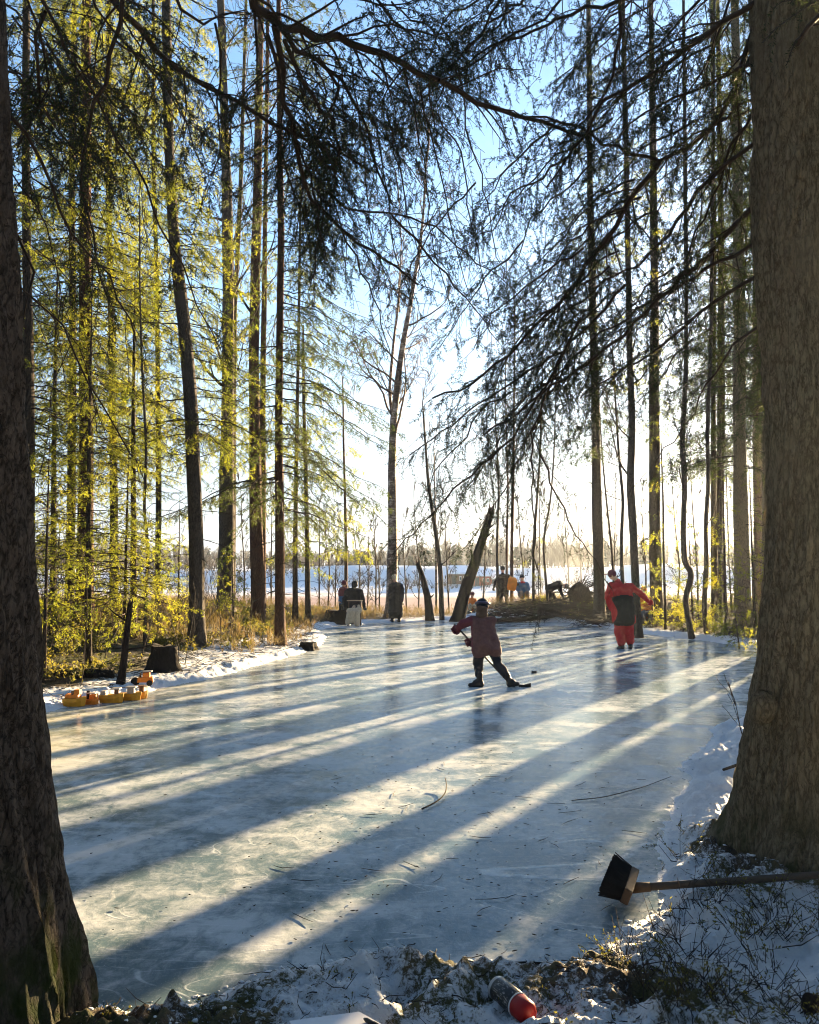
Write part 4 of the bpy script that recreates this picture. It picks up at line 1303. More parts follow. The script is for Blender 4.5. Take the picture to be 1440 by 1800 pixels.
# twigs, needles and scales lying on the near shore and on the ice
b = Bush()
for p in scatter(1100, (-1.8, 3.2), (2.4, 5.0), lambda x, y, s: (s > .02) & (x < 1.6)):
    a = rg.uniform(0, 6.28); l = rg.uniform(.008, .05) if rg.random() < .85 else rg.uniform(.06, .16)
    d = np.array([math.cos(a), math.sin(a), rg.uniform(-.1, .35)])
    q0 = np.array(p) + UP * .006; q1 = q0 + d * l * .5; q2 = q1 + nrm(d + rg.normal(0, .4, 3)) * l * .5
    r_ = rg.uniform(.0008, .0026)
    b.w += [(q0, q1, r_, r_), (q1, q2, r_, r_ * .5)]
tag(link("ground_litter", bush_mesh("ground_litter", b, [M['twig'], M['needle']], seed=8)), kind="stuff", label="small dead twigs and bark scales strewn over the near shore")
b = Bush()
for p in scatter(1500, (-11, -1.5), (8.5, 30), lambda x, y, s: (s > .25) & (s < 4)):
    a = rg.uniform(0, 6.28); l = rg.uniform(.08, .5) * (.6 + .03 * p[1])
    d = np.array([math.cos(a), math.sin(a), rg.uniform(-.05, .3)])
    q0 = np.array(p) + UP * .01; q1 = q0 + d * l * .5; q2 = q1 + nrm(d + rg.normal(0, .4, 3)) * l * .5
    b.w += [(q0, q1, .005, .004), (q1, q2, .004, .002)]
tag(link("fallen_twigs", bush_mesh("fallen_twigs", b, [M['twig'], M['needle']], seed=18)), kind="stuff", label="fallen dead twigs strewn over the snow of the bank behind the toys")
b = Bush()
for i in range(620):
    if i < 420: x, y = rg.normal(.35, .8), 3.6 + abs(rg.normal(0, 2.2))
    else: x, y = rg.uniform(-5, 4), rg.uniform(4, 16)
    if sdf(np.array([x]), np.array([y]))[0] > -.02: continue
    a = rg.normal(.2, .8); l = rg.uniform(.004, .028) if rg.random() < .9 else rg.uniform(.06, .2)
    d = np.array([math.cos(a), math.sin(a), 0])
    p = np.array([x, y, .006]); r_ = rg.uniform(.0012, .0035) if l < .05 else .0022
    q1 = p + d * l * .5; q2 = q1 + nrm(d + np.array([rg.normal(0, .3), rg.normal(0, .3), .05])) * l * .5
    b.w += [(p, q1, r_ * .6, r_), (q1, q2, r_, r_ * .4)]
tag(link("ice_litter", bush_mesh("ice_litter", b, [M['twig'], M['needle']], seed=9)), kind="stuff", label="specks of bark, cones and needles scattered on the ice")

# crumbled snow and ice along the edges
m_, nt, out = new_mat("crumbled_snow")
n_ = noise(nt, coords(nt), 40, 4, .7)
principled(nt, out, ramp(nt, n_, [(.3, (.54, .57, .61)), (.7, (.70, .71, .72))]), .5, bump(nt, n_, .5, .01), .3)
ico = bpy.data.meshes.new("t"); import bmesh
bm = bmesh.new(); bmesh.ops.create_icosphere(bm, subdivisions=1, radius=1); bm.to_mesh(ico); bm.free()
iv = np.array([v.co[:] for v in ico.vertices]); fi = np.array([p.vertices[:] for p in ico.polygons])
bpy.data.meshes.remove(ico)
VV, FF = [], []
pts = scatter(1500, (-7, 8), (2.6, 30), lambda x, y, s: (s > -.05) & (s < .55 + .02 * y) & (rg.random(x.shape) < 1 / (1 + .004 * y * y))) + \
    scatter(1500, (-1.6, 3.3), (2.5, 6), lambda x, y, s: (s > -.05) & (s < .7))
for k, p in enumerate(pts):
    r_ = (.002 + .008 * rg.random() ** 3) * (1 + .12 * max(0, p[1] - 3))
    v = iv * (1 + rg.normal(0, .17, (len(iv), 1))) * (r_ * np.array([rg.uniform(.7, 1.6), rg.uniform(.7, 1.6), rg.uniform(.3, .65)]))
    VV.append(v + np.array([p[0], p[1], max(p[2], .0)])); FF.append(fi + k * len(iv))
tag(link("snow_crumbs", mesh_np("snow_crumbs", np.concatenate(VV), [np.concatenate(FF)], [m_])), kind="stuff", label="crumbled lumps of snow and ice pushed up along the rink edge")

# ---------------------------------------------------------------- far shore
M['far_twig'] = plain('distant_bare_wood', (.10, .085, .075), .9, .3, .2)
M['far_needle'] = plain('distant_conifers', (.05, .06, .045), .9, .3, .2)
b = Bush()
for i in range(2400):
    y = rg.uniform(118, 330)
    x = rg.uniform(-.62, .62) * y
    z = gz(x, y); p = np.array([x, y, z - .2])
    h = (rg.uniform(2.2, 5.0) if y < 170 else rg.uniform(4.5, 8.0)) * (.8 + .25 * math.sin(x * .05))
    if rg.random() < .12:
        for k in range(7):
            t = k / 7
            b.n.append((p + UP * h * t * .9, p + UP * h * (t + .15)))
        b.w.append((p, p + UP * h, .12, .03))
    else:
        top = p + UP * h + np.array([rg.normal(0, .4), 0, 0])
        b.w.append((p, top, .11, .03))
        for k in range(18):
            t = rg.uniform(.12, 1); q0 = p + (top - p) * t
            a = rg.uniform(0, 6.28)
            d = nrm(np.array([math.cos(a) * .6, math.sin(a) * .6, 1]))
            q1 = q0 + d * h * .3 * (1.1 - .6 * t)
            b.w.append((q0, q1, .05, .03))
            b.w.append((q0 + (q1 - q0) * .4, q0 + (q1 - q0) * .4 + nrm(d + rg.normal(0, .5, 3)) * h * .16, .035, .02))
tag(link("far_woods", bush_mesh("far_woods", b, [M['far_twig'], M['far_needle']], dens=18, nl=1.1, nw=.3, k=3, fwd=-.3, seed=10)), kind="stuff", label="hazy bare wood along the far side of the frozen lake")
# scrub on the snowy slope
b = Bush()
for i in range(1500):
    y = rg.uniform(97, 128); x = rg.uniform(-.5, .62) * y
    if fbm(np.array([x * .05]), np.array([y * .08]), 92, 3)[0] < .02: continue
    p = np.array([x, y, gz(x, y) - .1])
    for k in range(5):
        d = nrm(np.array([rg.normal(0, .5), rg.normal(0, .5), 1])); h = rg.uniform(.4, 1.5)
        b.path([p, p + d * h * .5, p + nrm(d + rg.normal(0, .3, 3)) * h], .03, .015)
tag(link("shore_scrub", bush_mesh("shore_scrub", b, [M['far_twig'], M['far_needle']], k=3)), kind="stuff", label="thin scrub on the snowy slope across the lake")

M['barn_red'] = plain('red_boards', (.28, .06, .045), .85, .25, 2)
M['barn_brown'] = plain('brown_boards', (.12, .07, .05), .85, .25, 2)
M['snow_roof'] = plain('roof_snow', (.82, .84, .88), .6, .05, 3)
M['dark_pane'] = plain('dark_window', (.03, .035, .045), .3, .1, 3)
M['white_trim'] = plain('white_boards', (.7, .68, .66), .7, .1, 3)


def barn(label, px, d, wdt, dep, h, rise, wallm, rz=0.0):
    c = onG(px, d)
    root = empty("barn", c - UP * .2, label, "barn", "barns across the lake", rz)
    s = Shape()
    hw, hd = wdt / 2, dep / 2
    s.add([(-hw, -hd, 0), (hw, -hd, 0), (hw, hd, 0), (-hw, hd, 0), (-hw, -hd, h), (hw, -hd, h), (hw, hd, h), (-hw, hd, h), (-hw, 0, h + rise), (hw, 0, h + rise)],
          [(0, 1, 5, 4), (1, 2, 6, 9, 5), (2, 3, 7, 6), (3, 0, 4, 8, 7), (3, 2, 1, 0)])
    s.build("wall", wallm, root)
    s = Shape()
    o = .25
    for sg in (-1, 1):
        s.add([(-hw - o, sg * (hd + o), h - .12), (hw + o, sg * (hd + o), h - .12), (hw + o, 0, h + rise + .06), (-hw - o, 0, h + rise + .06),
               (-hw - o, sg * (hd + o), h + .12), (hw + o, sg * (hd + o), h + .12), (hw + o, 0, h + rise + .32), (-hw - o, 0, h + rise + .32)],
              [(0, 1, 2, 3), (4, 7, 6, 5), (0, 4, 5, 1), (1, 5, 6, 2), (3, 2, 6, 7), (0, 3, 7, 4)])
    s.build("roof", M['snow_roof'], root)
    s = Shape(); s.box((-wdt * .2, -hd - .03, h * .42), (wdt * .2, .06, h * .8)); s.build("door", M['dark_pane'], root)
    for k in (.15, .35):
        s = Shape(); s.box((wdt * k, -hd - .03, h * .55), (wdt * .12, .06, h * .35)); wn_ = s.build("window", M['white_trim'], root)
        s = Shape(); s.box((wdt * k, -hd - .065, h * .55), (wdt * .085, .02, h * .26)); s.build("pane", M['dark_pane'], wn_)


barn("red wooden barn with a snowy roof across the frozen lake", 842, 103, 2.5, 2.2, 1.35, .6, M['barn_red'], .15)
barn("dark brown barn left of the red one across the frozen lake", 805, 105, 2.5, 2.2, 1.45, .7, M['barn_brown'], -.1)
barn("small low shed right of the red barn across the frozen lake", 870, 104, 1.7, 1.6, .75, .45, M['barn_red'], .1)

m_, nt, out = new_mat("haze")
pv = nt.nodes.new('ShaderNodeVolumePrincipled')
pv.inputs['Color'].default_value = (.80, .90, 1.0, 1)
pv.inputs['Density'].default_value = HAZE
pv.inputs['Anisotropy'].default_value = .72
nt.links.new(pv.outputs[0], out.inputs['Volume'])
if HAZE:
    S = Shape(); S.box((0, 0, 13.2), (3400, 3400, 29.6))
    tag(S.build("haze", m_), kind="stuff", label="thin pale winter haze over the lake and the wood")

m_, nt, out = new_mat("smoke")
pv = nt.nodes.new('ShaderNodeVolumePrincipled')
tcs = nt.nodes.new('ShaderNodeTexCoord')
ln_ = nt.nodes.new('ShaderNodeVectorMath'); ln_.operation = 'LENGTH'; nt.links.new(tcs.outputs['Object'], ln_.inputs[0])
fo = mapr(nt, ln_.outputs['Value'], .35, 1.0, 1, 0)
sn_ = noise(nt, tcs.outputs['Object'], 2.2, 4, .6, .6)
de = math_(nt, 'MULTIPLY', math_(nt, 'MULTIPLY', fo, mapr(nt, sn_, .35, .65)), .11)
nt.links.new(de, pv.inputs['Density']); nt.links.new(pv.outputs[0], out.inputs['Volume'])
pv.inputs['Color'].default_value = (.92, .96, 1.0, 1)
pv.inputs['Absorption Color'].default_value = (.9, .9, .9, 1)
pv.inputs['Anisotropy'].default_value = .3
S = Shape(); S.ball((0, 0, 0), 1.0, n=16)
o = tag(S.build("smoke", m_, None, onG(1003, 36) + np.array([0, 0, 1.5])), kind="stuff", label="thin bluish smoke drifting behind the brush pile")
o.scale = (2.0, 1.2, 2.1)

# thin bare trees on the near side of the lake, one by one
GB = "thin bare trees on the lake shore"
for i, (px, d, top) in enumerate(((562, 36, 905), (576, 38, 930), (590, 37, 940), (628, 36, 930), (645, 39, 945), (660, 36, 905), (668, 38, 950), (716, 38, 930), (735, 37, 880), (790, 37, 900), (848, 38, 890), (918, 37, 900),
                                  (952, 38, 870), (1000, 37, 880), (1022, 39, 910), (1074, 36, 860), (1135, 34, 880), (1190, 33, 850), (500, 37, 900), (478, 36, 880), (430, 36, 860), (1226, 30, 800), (1285, 28, 760))):
    c = onG(px, d)
    H = (1015 - top) * d / F + 1.6 - c[2]
    tree("birch_sapling", "thin bare young birch on the lake shore", [(px, 1060), (px + random.uniform(-6, 6), 1000), (px + random.uniform(-8, 8), (1000 + top) / 2)], d, 3.6, 'bark_grey', 'bare', GB, H=H, cat="sapling", z0=.6, n=9, lmax=1.1, depth=2, kids=3, flare=None, wob=.02, up=.5)

# brush, logs and sticks at the far edge of the rink
c = onG(975, 30.2)
root = empty("brush_pile", c, "long heap of cut branches and brush at the far edge of the rink", "brush pile")
b = Bush()
for i in range(330):
    x = rg.uniform(-2.3, 2.1)
    z = max(0, rg.normal(.22, .17)) * (1.2 - abs(x) / 3)
    a = rg.normal(0, .5) + (math.pi if rg.random() < .5 else 0)
    bare_branch(b, np.array([x, rg.normal(0, .6), z + .02]), nrm(np.array([math.cos(a), math.sin(a), rg.normal(.08, .15)])), rg.uniform(.5, 1.3), rg.uniform(.01, .028), 1, rg, -.06, .6, .1, 3, .005)
for i in range(60):
    x = rg.uniform(-2, 2); p = np.array([x, rg.normal(0, .4), .15 + rg.uniform(0, .2)]); d = nrm(np.array([rg.normal(0, 1), rg.normal(0, 1), .1]))
    b.n.append((p, p + d * .5))
link("branches", bush_mesh("brush", b, [M['twig'], M['needle_dark']], **lod(28), seed=12), root)
c2 = onG(1085, 27)
root = empty("brush_pile", c2, "low tangle of dark brush behind the feet of the red skater", "brush pile")
b = Bush()
for i in range(240):
    a = rg.normal(0, .6) + (math.pi if rg.random() < .5 else 0)
    bare_branch(b, np.array([rg.uniform(-1.1, 2.4), rg.normal(0, .6), max(.02, rg.normal(.12, .1))]), nrm(np.array([math.cos(a), math.sin(a), rg.normal(.1, .2)])), rg.uniform(.4, 1.1), rg.uniform(.008, .02), 1, rg, -.03, .6, .1, 3, .005)
link("branches", bush_mesh("brush", b, [M['twig'], M['needle_dark']], seed=13), root)


def log(name, label, pts, r0, r1, mat, cat, n=10):
    q, L = resample(np.array(pts), .05 if r0 < .02 else .12)
    for _ in range(3): q[1:-1] = q[1:-1] * .5 + (q[:-2] + q[2:]) * .25
    s = Shape(); s.tube([p - q[0] for p in q], list(np.linspace(r0, r1, len(q))), n)
    o = s.build(name, M[mat], None, q[0], smooth=True)
    return tag(o, label, cat)


def gp(px, d, dz=0.0):
    p = onG(px, d); p[2] += dz; return p


log("log", "long grey log lying in front of the brush pile", [gp(870, 29.6, .08), gp(930, 29.8, .12), gp(1000, 30, .07)], .10, .06, 'bark_grey', "log")
log("branch", "pale peeled curved branch on top of the brush pile", [gp(925, 30, .42), gp(938, 30, .50), (gp(955, 30, .42)), gp(975, 30, .25)], .035, .02, 'straw', "branch")
log("branch", "thin dark branch lying flat on the ice near the brush pile", [gp(985, 27.0, .02), gp(1010, 26.8, .03), gp(1028, 26.5, .02)], .03, .015, 'bark_spruce', "branch")
log("log", "dark rotten log lying along the bank behind the yellow toys", [gp(50, 11.8, .02), gp(120, 12.1, .05), gp(205, 12.4, .02)], .10, .08, 'bark_black', "log")
log("branch", "bent branch lying in the snow beside the broad flaring trunk", [gp(1330, 6.2, .16), gp(1300, 6.6, .05), gp(1262, 6.3, .03)], .018, .01, 'bark_spruce', "branch")
log("stick", "dark crooked stick at the water line of the near shore", [gp(815, 3.50, .012), gp(838, 3.46, .03), gp(870, 3.47, .02), gp(910, 3.44, .035), (gp(965, 3.42, .012))], .009, .005, 'bark_black', "stick", 8)
log("twig", "thin curved twig lying on open ice in the middle of the rink", [G(742, 1422, .008), G(768, 1410, .014), G(783, 1396, .018), G(786, 1380, .03), G(783, 1368, .05)], .006, .004, 'bark_spruce', "twig", 6)
log("twig", "forked dead twig lying on the ice near the broad trunk", [G(1005, 1407, .006), G(1060, 1402, .012), G(1130, 1384, .010), G(1180, 1365, .01)], .004, .002, 'bark_spruce', "twig", 6)
log("log", "dark charred log end at the edge of the near snow", [gp(1392, 2.93, .035), gp(1470, 2.95, .04)], .035, .035, 'bark_black', "log", 14)

c = onG(1302, 7.4)
root = empty("dry_weed", c, "single dry branching weed stalk beside the broad flaring trunk", "weed")
b = Bush()
bare_branch(b, np.array([0, 0, -.02]), np.array([-.05, 0, 1]), .62, .005, 1, np.random.default_rng(8), .1, .5, 0, 7, .0028)
link("stalk", bush_mesh("stalk", b, [M['twig'], M['needle']]), root)
# ---------------------------------------------------------------- people
for n_, c_, r_ in (('skin', (.50, .29, .21), .6), ('cloth_black', (.012, .013, .016), .85), ('cloth_navy', (.010, .014, .022), .85), ('cloth_maroon', (.13, .035, .045), .85), ('cloth_brown', (.125, .062, .056), .85),
                   ('cloth_red', (.38, .022, .028), .85), ('cloth_orange', (.65, .18, .03), .8), ('cloth_blue', (.05, .13, .24), .8), ('cloth_grey', (.09, .10, .12), .85), ('cloth_beige', (.50, .42, .30), .9),
                   ('fur', (.10, .065, .045), .95), ('hair', (.06, .04, .025), .8), ('leather', (.012, .012, .013), .45), ('steel', (.55, .56, .58), .3), ('sole', (.3, .3, .3), .6),
                   ('plastic_yellow', (.52, .25, .02), .6), ('plastic_orange', (.62, .19, .02), .6), ('plastic_grey', (.34, .31, .27), .6), ('toy_brown', (.16, .08, .04), .6), ('tyre', (.012, .012, .012), .8),
                   ('wood_block', (.10, .06, .036), .8), ('wood_grey', (.075, .058, .044), .85), ('bristle', (.010, .009, .009), .8), ('rubber', (.01, .01, .01), .6), ('visor', (.06, .055, .10), .3)):
    M[n_] = plain(n_, c_, r_, .18, 14 if 'cloth' not in n_ else 30, .15 if 'cloth' in n_ else .05)
M['sled_orange'] = plain('orange_plastic_sled', (.85, .26, .02), .4, .15, 6)


def capsule(S, p0, p1, r0, r1, n=10):
    p0, p1 = Vector(p0), Vector(p1)
    S.tube([p0, p0.lerp(p1, .5), p1], [r0, (r0 + r1) / 2, r1], n)
    S.ball(p0, r0, n=n); S.ball(p1, r1, n=n)


def blob(name, caps, mats, parent, voxel=.016, it=5, split=None, crease=0.0):
    """one continuous surface grown over tapered limbs"""
    S = Shape()
    for c in caps:
        if len(c) == 4: capsule(S, *c)
        else: S.ball(c[0], c[1], c[2], 14)
    o = S.build(name, M['skin'], None)
    r = o.modifiers.new("r", 'REMESH'); r.mode = 'VOXEL'; r.voxel_size = voxel; r.use_smooth_shade = True
    s_ = o.modifiers.new("s", 'SMOOTH'); s_.factor = .5; s_.iterations = it
    me = bpy.data.meshes.new_from_object(o.evaluated_get(bpy.context.evaluated_depsgraph_get()))
    old = o.data
    bpy.data.objects.remove(o); bpy.data.meshes.remove(old)
    me.name = name
    if crease:
        n_ = len(me.vertices)
        co = np.empty(n_ * 3, np.float32); me.vertices.foreach_get("co", co); co = co.reshape(-1, 3).astype(float)
        no = np.empty(n_ * 3, np.float32); me.vertices.foreach_get("normal", no); no = no.reshape(-1, 3)
        q_ = fbm(co[:, 0] * 6 + co[:, 1] * 4, co[:, 2] * 13 + co[:, 0] * 5, 501, 3) * .6 + np.abs(fbm(co[:, 0] * 5 - co[:, 2] * 8, co[:, 1] * 9 + co[:, 2] * 6, 502, 2)) - .2
        co = co + no * (q_ * crease)[:, None]
        me.vertices.foreach_set("co", co.astype(np.float32).ravel()); me.update()
    me.materials.clear()
    for m in (mats if isinstance(mats, (list, tuple)) else [mats]): me.materials.append(m)
    if split:
        for p in me.polygons: p.material_index = 1 if split(p.center) else 0
    return link(name, me, parent)


def glove(parent, pos, fdir, grip, mat, k=1.0, name="glove"):
    """palm, thumb and four fingers closed around a line along grip"""
    pos, f, g = Vector(pos), Vector(fdir).normalized(), Vector(grip).normalized()
    g = (g - f * g.dot(f)).normalized()
    nrm_ = f.cross(g)
    caps = [(pos - f * .05 * k, pos + f * .005 * k, .026 * k, .034 * k), (pos + g * .02 * k, pos - g * .02 * k, .03 * k, .03 * k)]
    for i, l in enumerate((.85, 1.0, .95, .75)):
        b0 = pos + g * (.033 - .022 * i) * k + f * .02 * k
        b1 = b0 + (f * .6 + nrm_ * .5) * .036 * l * k
        b2 = b1 + (f * -.15 + nrm_ * .95) * .028 * l * k
        b3 = b2 + (f * -.8 + nrm_ * .3) * .022 * l * k
        caps += [(b0, b1, .0115 * k, .0108 * k), (b1, b2, .0108 * k, .010 * k), (b2, b3, .010 * k, .009 * k)]
    t0 = pos + g * .035 * k - f * .015 * k
    t1 = t0 + (g * .5 + nrm_ * .6 + f * .4) * .034 * k
    t2 = t1 + (nrm_ * .8 + f * .5 - g * .2) * .028 * k
    caps += [(t0, t1, .014 * k, .0125 * k), (t1, t2, .0125 * k, .010 * k)]
    return blob(name, caps, mat, parent, .006, 2)


def skate(parent, ankle, sole_dir, toe_dir, boot, k=1.0):
    """boot with cuff, sole and steel blade; sole_dir points from ankle to the ice"""
    a, d, t = Vector(ankle), Vector(sole_dir).normalized(), Vector(toe_dir).normalized()
    t = (t - d * t.dot(d)).normalized()
    heel = a + d * .075 * k - t * .03 * k
    toe = a + d * .085 * k + t * .165 * k
    o = blob("skate_boot", [(a - d * .10 * k, a, .055 * k, .05 * k), (a, heel, .05 * k, .045 * k), (heel, toe, .045 * k, .038 * k), (a, (a + toe) / 2, .05 * k, .045 * k)], boot, parent, .012, 3)
    s = t.cross(d)
    Mx = Matrix((t, s, -d)).transposed()
    S = Shape()
    S.box(a + d * .158 * k + t * .065 * k, (.27 * k, .006, .028 * k), Mx)
    for q_ in (-.01, .13):
        S.box(a + d * .132 * k + t * q_ * k, (.05 * k, .022 * k, .036 * k), Mx, taper=1.2)
    S.build("blade", M['steel'], o)
    return o


def person(label, px, d, by, J, fdir, wear, group=None, k=1.0, vox=.018):
    """J: joints as (px, py, extra depth in metres); wear: dict of clothing"""
    m = d / F
    base = onG(px, d) if wear.get('z') is None else np.array([(px - 720) / F * d * cp, d, wear['z']])
    root = empty("person", base, label, "person", group)

    def Q(j):
        a = J[j]
        return Vector(((a[0] - px) * m, a[2] if len(a) > 2 else 0.0, (by - a[1]) * m))
    j = {n_: Q(n_) for n_ in J}
    f = Vector(fdir).normalized()
    hd, hr = j['head'], .100 * (.95 if k < 1 else 1)
    up = (hd - j['neck']).normalized()
    sd = f.cross(up).normalized()
    skin = [(hd, hr, (.84, .92, 1.12)), (j['neck'], hd - up * .04, .055 * k, .06 * k), (hd + f * hr * .82 - up * .03, hd + f * hr * 1.02 - up * .038, .016, .014),
            (hd + f * hr * .45 - up * hr * .75, hd + f * hr * .62 - up * hr * .72, .045, .035)]
    for q_ in (-1, 1):
        skin.append((hd + sd * q_ * hr * .86, hd + sd * q_ * hr * .92 - up * .02, .02, .016))
    P2 = lambda a, b, ra, rb: skin.append((j[a], j[b], ra * k, rb * k))
    P2('neck', 'chest', .055, .095); P2('chest', 'pelvis', .095, .09)
    for s in 'LR':
        P2('chest', 'sh' + s, .075, .05); P2('sh' + s, 'el' + s, .05, .04); P2('el' + s, 'ha' + s, .038, .028)
        P2('pelvis', 'hip' + s, .08, .07); P2('hip' + s, 'kn' + s, .065, .05); P2('kn' + s, 'an' + s, .05, .035)
        skin.append((j['ha' + s], j['ha' + s] + (j['ha' + s] - j['el' + s]).normalized() * .07 * k, .028 * k, .02 * k))
    body = blob("body", skin, M['skin'], root, vox * .8, 3)
    if wear.get('face', True):
        for q_ in (-1, 1):
            S = Shape(); S.ball(hd + f * hr * .86 + sd * q_ * hr * .36 + up * .008, .013, n=8); S.build("eye", M['leather'], root, smooth=True)
    jk = wear['jacket']
    jc = [(j['neck'] - up * .02, j['chest'], .075 * k, .125 * k)]
    hem = j.get('hem', j['pelvis'])
    jc += [(j['chest'], hem, .13 * k * jk.get('w', 1), (jk.get('hem_r', .125) + .03) * k)]
    for s in 'LR':
        w_ = jk.get('w', 1.0)
        sp_ = (j['sh' + s] - j['chest']) * .55
        hp = hem + (j['hip' + s] - j['pelvis']) * jk.get('flare', 1.0)
        jc += [(j['chest'] + sp_, hp, .105 * k * w_, jk.get('hem_r', .125) * k), (j['chest'], j['sh' + s], .10 * k * w_, .08 * k), (j['sh' + s], j['el' + s], .08 * k, .068 * k), (j['el' + s], j['ha' + s] - (j['ha' + s] - j['el' + s]).normalized() * .03, .066 * k, .052 * k)]
    jo = blob("jacket", jc, [M[q_] for q_ in jk['mats']], root, vox, 3, jk.get('split'), .028)
    S = Shape()
    tc_ = []
    tr = wear['trousers']
    for s in 'LR':
        tc_ += [(j['pelvis'], j['hip' + s], .11 * k, .11 * k * tr.get('w', 1)), (j['hip' + s], j['kn' + s], .105 * k * tr.get('w', 1), .08 * k * tr.get('w', 1)), (j['kn' + s], j['an' + s] + (j['kn' + s] - j['an' + s]).normalized() * tr.get('short', .06), .08 * k * tr.get('w', 1), .068 * k * tr.get('wa', 1))]
    blob("trousers", tc_, M[tr['mat']], root, vox, 2, None, .026)
    h = wear['hat']
    hc = [(hd + up * hr * .28 - f * hr * .12, hr * 1.1, (.92, 1.0, .95))]
    if h.get('hood'):
        hc += [(hd - f * hr * .35 - up * .02, hr * 1.12, (1, .9, 1.15)), (hd - f * hr * .5 - up * hr * .9, hr * .9, (1.05, .8, .7))]
    ho = blob("hat" if not h.get('hood') else "hood", hc, M[h['mat']], root, .012, 3)
    if h.get('peak'):
        S = Shape(); S.box(hd + up * hr * .35 + f * hr * 1.15, (.15, .08, .012), Matrix((sd, f, up)).transposed()); S.build("peak", M[h['mat']], ho)
    if h.get('band'):
        S = Shape()
        ring = [hd + up * hr * .42 - f * hr * .12 + (sd * math.cos(q_) * .98 + f * math.sin(q_) * 1.06) * hr * 1.07 for q_ in np.linspace(0, 2 * math.pi, 25)]
        S.tube(ring, .018, 8, caps=False); S.build("band", M[h['band']], ho, smooth=True)
    if wear.get('fur'):
        blob("hair", [(hd - f * hr * .55 - up * hr * .7, hr * .85, (1.1, .75, 1.0)), (hd - f * hr * .45 - up * hr * 1.4, hr * .8, (1.25, .7, .8))], M[wear['fur']], root, .014, 2)
    for s in 'LR':
        gd = wear.get('grip', {}).get(s, (0, .3, 1))
        glove(root, j['ha' + s] + (j['ha' + s] - j['el' + s]).normalized() * .035, j['ha' + s] - j['el' + s], gd, M[wear.get('gloves', 'cloth_black')], k * wear.get('gk', 1.25))
        t_ = wear.get('toe', {}).get(s, (f.x, f.y, 0))
        if wear.get('skates'):
            skate(root, j['an' + s], wear.get('sole', {}).get(s, (0, 0, -1)), t_, M['leather'], k)
        else:
            t_ = Vector(t_).normalized(); a = j['an' + s]
            blob("boot", [(a + Vector((0, 0, .06)), a - Vector((0, 0, .02)), .06 * k, .055 * k), (a - Vector((0, 0, .03)) - t_ * .03, a - Vector((0, 0, .045)) + t_ * .15 * k, .055 * k, .045 * k)], M['leather'], root, .014, 2)
    return root, j


# the child with the hockey stick
kid, kj = person("child in a brown padded jacket and dark trousers pushing a puck with a hockey stick", 866, 12.2, 1203,
    dict(head=(849, 1058, .10), neck=(848, 1074, .06), chest=(848, 1088, .05), pelvis=(852, 1122, 0), hem=(853, 1127, 0),
         shL=(832, 1081, .05), elL=(815, 1088, .12), haL=(806, 1096, .22), shR=(865, 1083, .05), elR=(852, 1108, .24), haR=(829, 1119, .20),
         hipL=(843, 1127, 0), knL=(840, 1160, .05), anL=(842, 1184, -.05), hipR=(863, 1127, 0), knR=(875, 1158, .02), anR=(892, 1184, -.05)), (.25, 1, -.25),
    dict(jacket=dict(mats=['cloth_brown', 'cloth_maroon'], split=lambda c: c.x < -.30, hem_r=.13, w=.92, flare=1.45), trousers=dict(mat='cloth_navy', short=.10, w=1.0, wa=1.1), hat=dict(mat='cloth_navy', band='visor'), fur='fur',
         gloves='cloth_maroon', gk=1.5, skates=True, toe=dict(L=(-1, .25, 0), R=(.55, -.5, -.3)), sole=dict(L=(0, 0, -1), R=(.35, 0, -1)), grip=dict(L=(.5, .05, -.6), R=(.5, .05, -.6)), face=True), k=.88, vox=.015)
mm = 12.2 / F
def kp(px, py, dy): return Vector(((px - 866) * mm, dy, (1203 - py) * mm))
hs = empty("hockey_stick", kid.location, "black hockey stick held by the child in the brown jacket", "hockey stick")
S = Shape(); a, b_ = kp(800, 1090, .25), kp(896, 1192, -.02)
S.tube([a, a.lerp(b_, .5), b_], .014, 8); S.build("shaft", M['leather'], hs, smooth=True)
S = Shape()
pts = [kp(893, 1189, -.02), kp(903, 1195, -.03), kp(917, 1196, -.03), kp(930, 1193, -.05)]
for i in range(3):
    p0, p1 = pts[i], pts[i + 1]
    S.add([p0 + Vector((0, -.012, -.03)), p1 + Vector((0, -.012, -.035)), p1 + Vector((0, -.012, .035)), p0 + Vector((0, -.012, .03)), p0 + Vector((0, .012, -.03)), p1 + Vector((0, .012, -.035)), p1 + Vector((0, .012, .035)), p0 + Vector((0, .012, .03))],
          [(0, 1, 2, 3), (5, 4, 7, 6), (4, 5, 1, 0), (3, 2, 6, 7), (4, 0, 3, 7), (1, 5, 6, 2)])
S.build("stick_blade", M['leather'], hs)
pk = G(939, 1183)
S = Shape(); S.tube([(0, 0, .003), (0, 0, .006), (0, 0, .03), (0, 0, .033)], [.043, .046, .046, .043], 24)
tag(S.build("puck", M['rubber'], None, pk), "black puck lying on the ice near the stick blade", "puck")

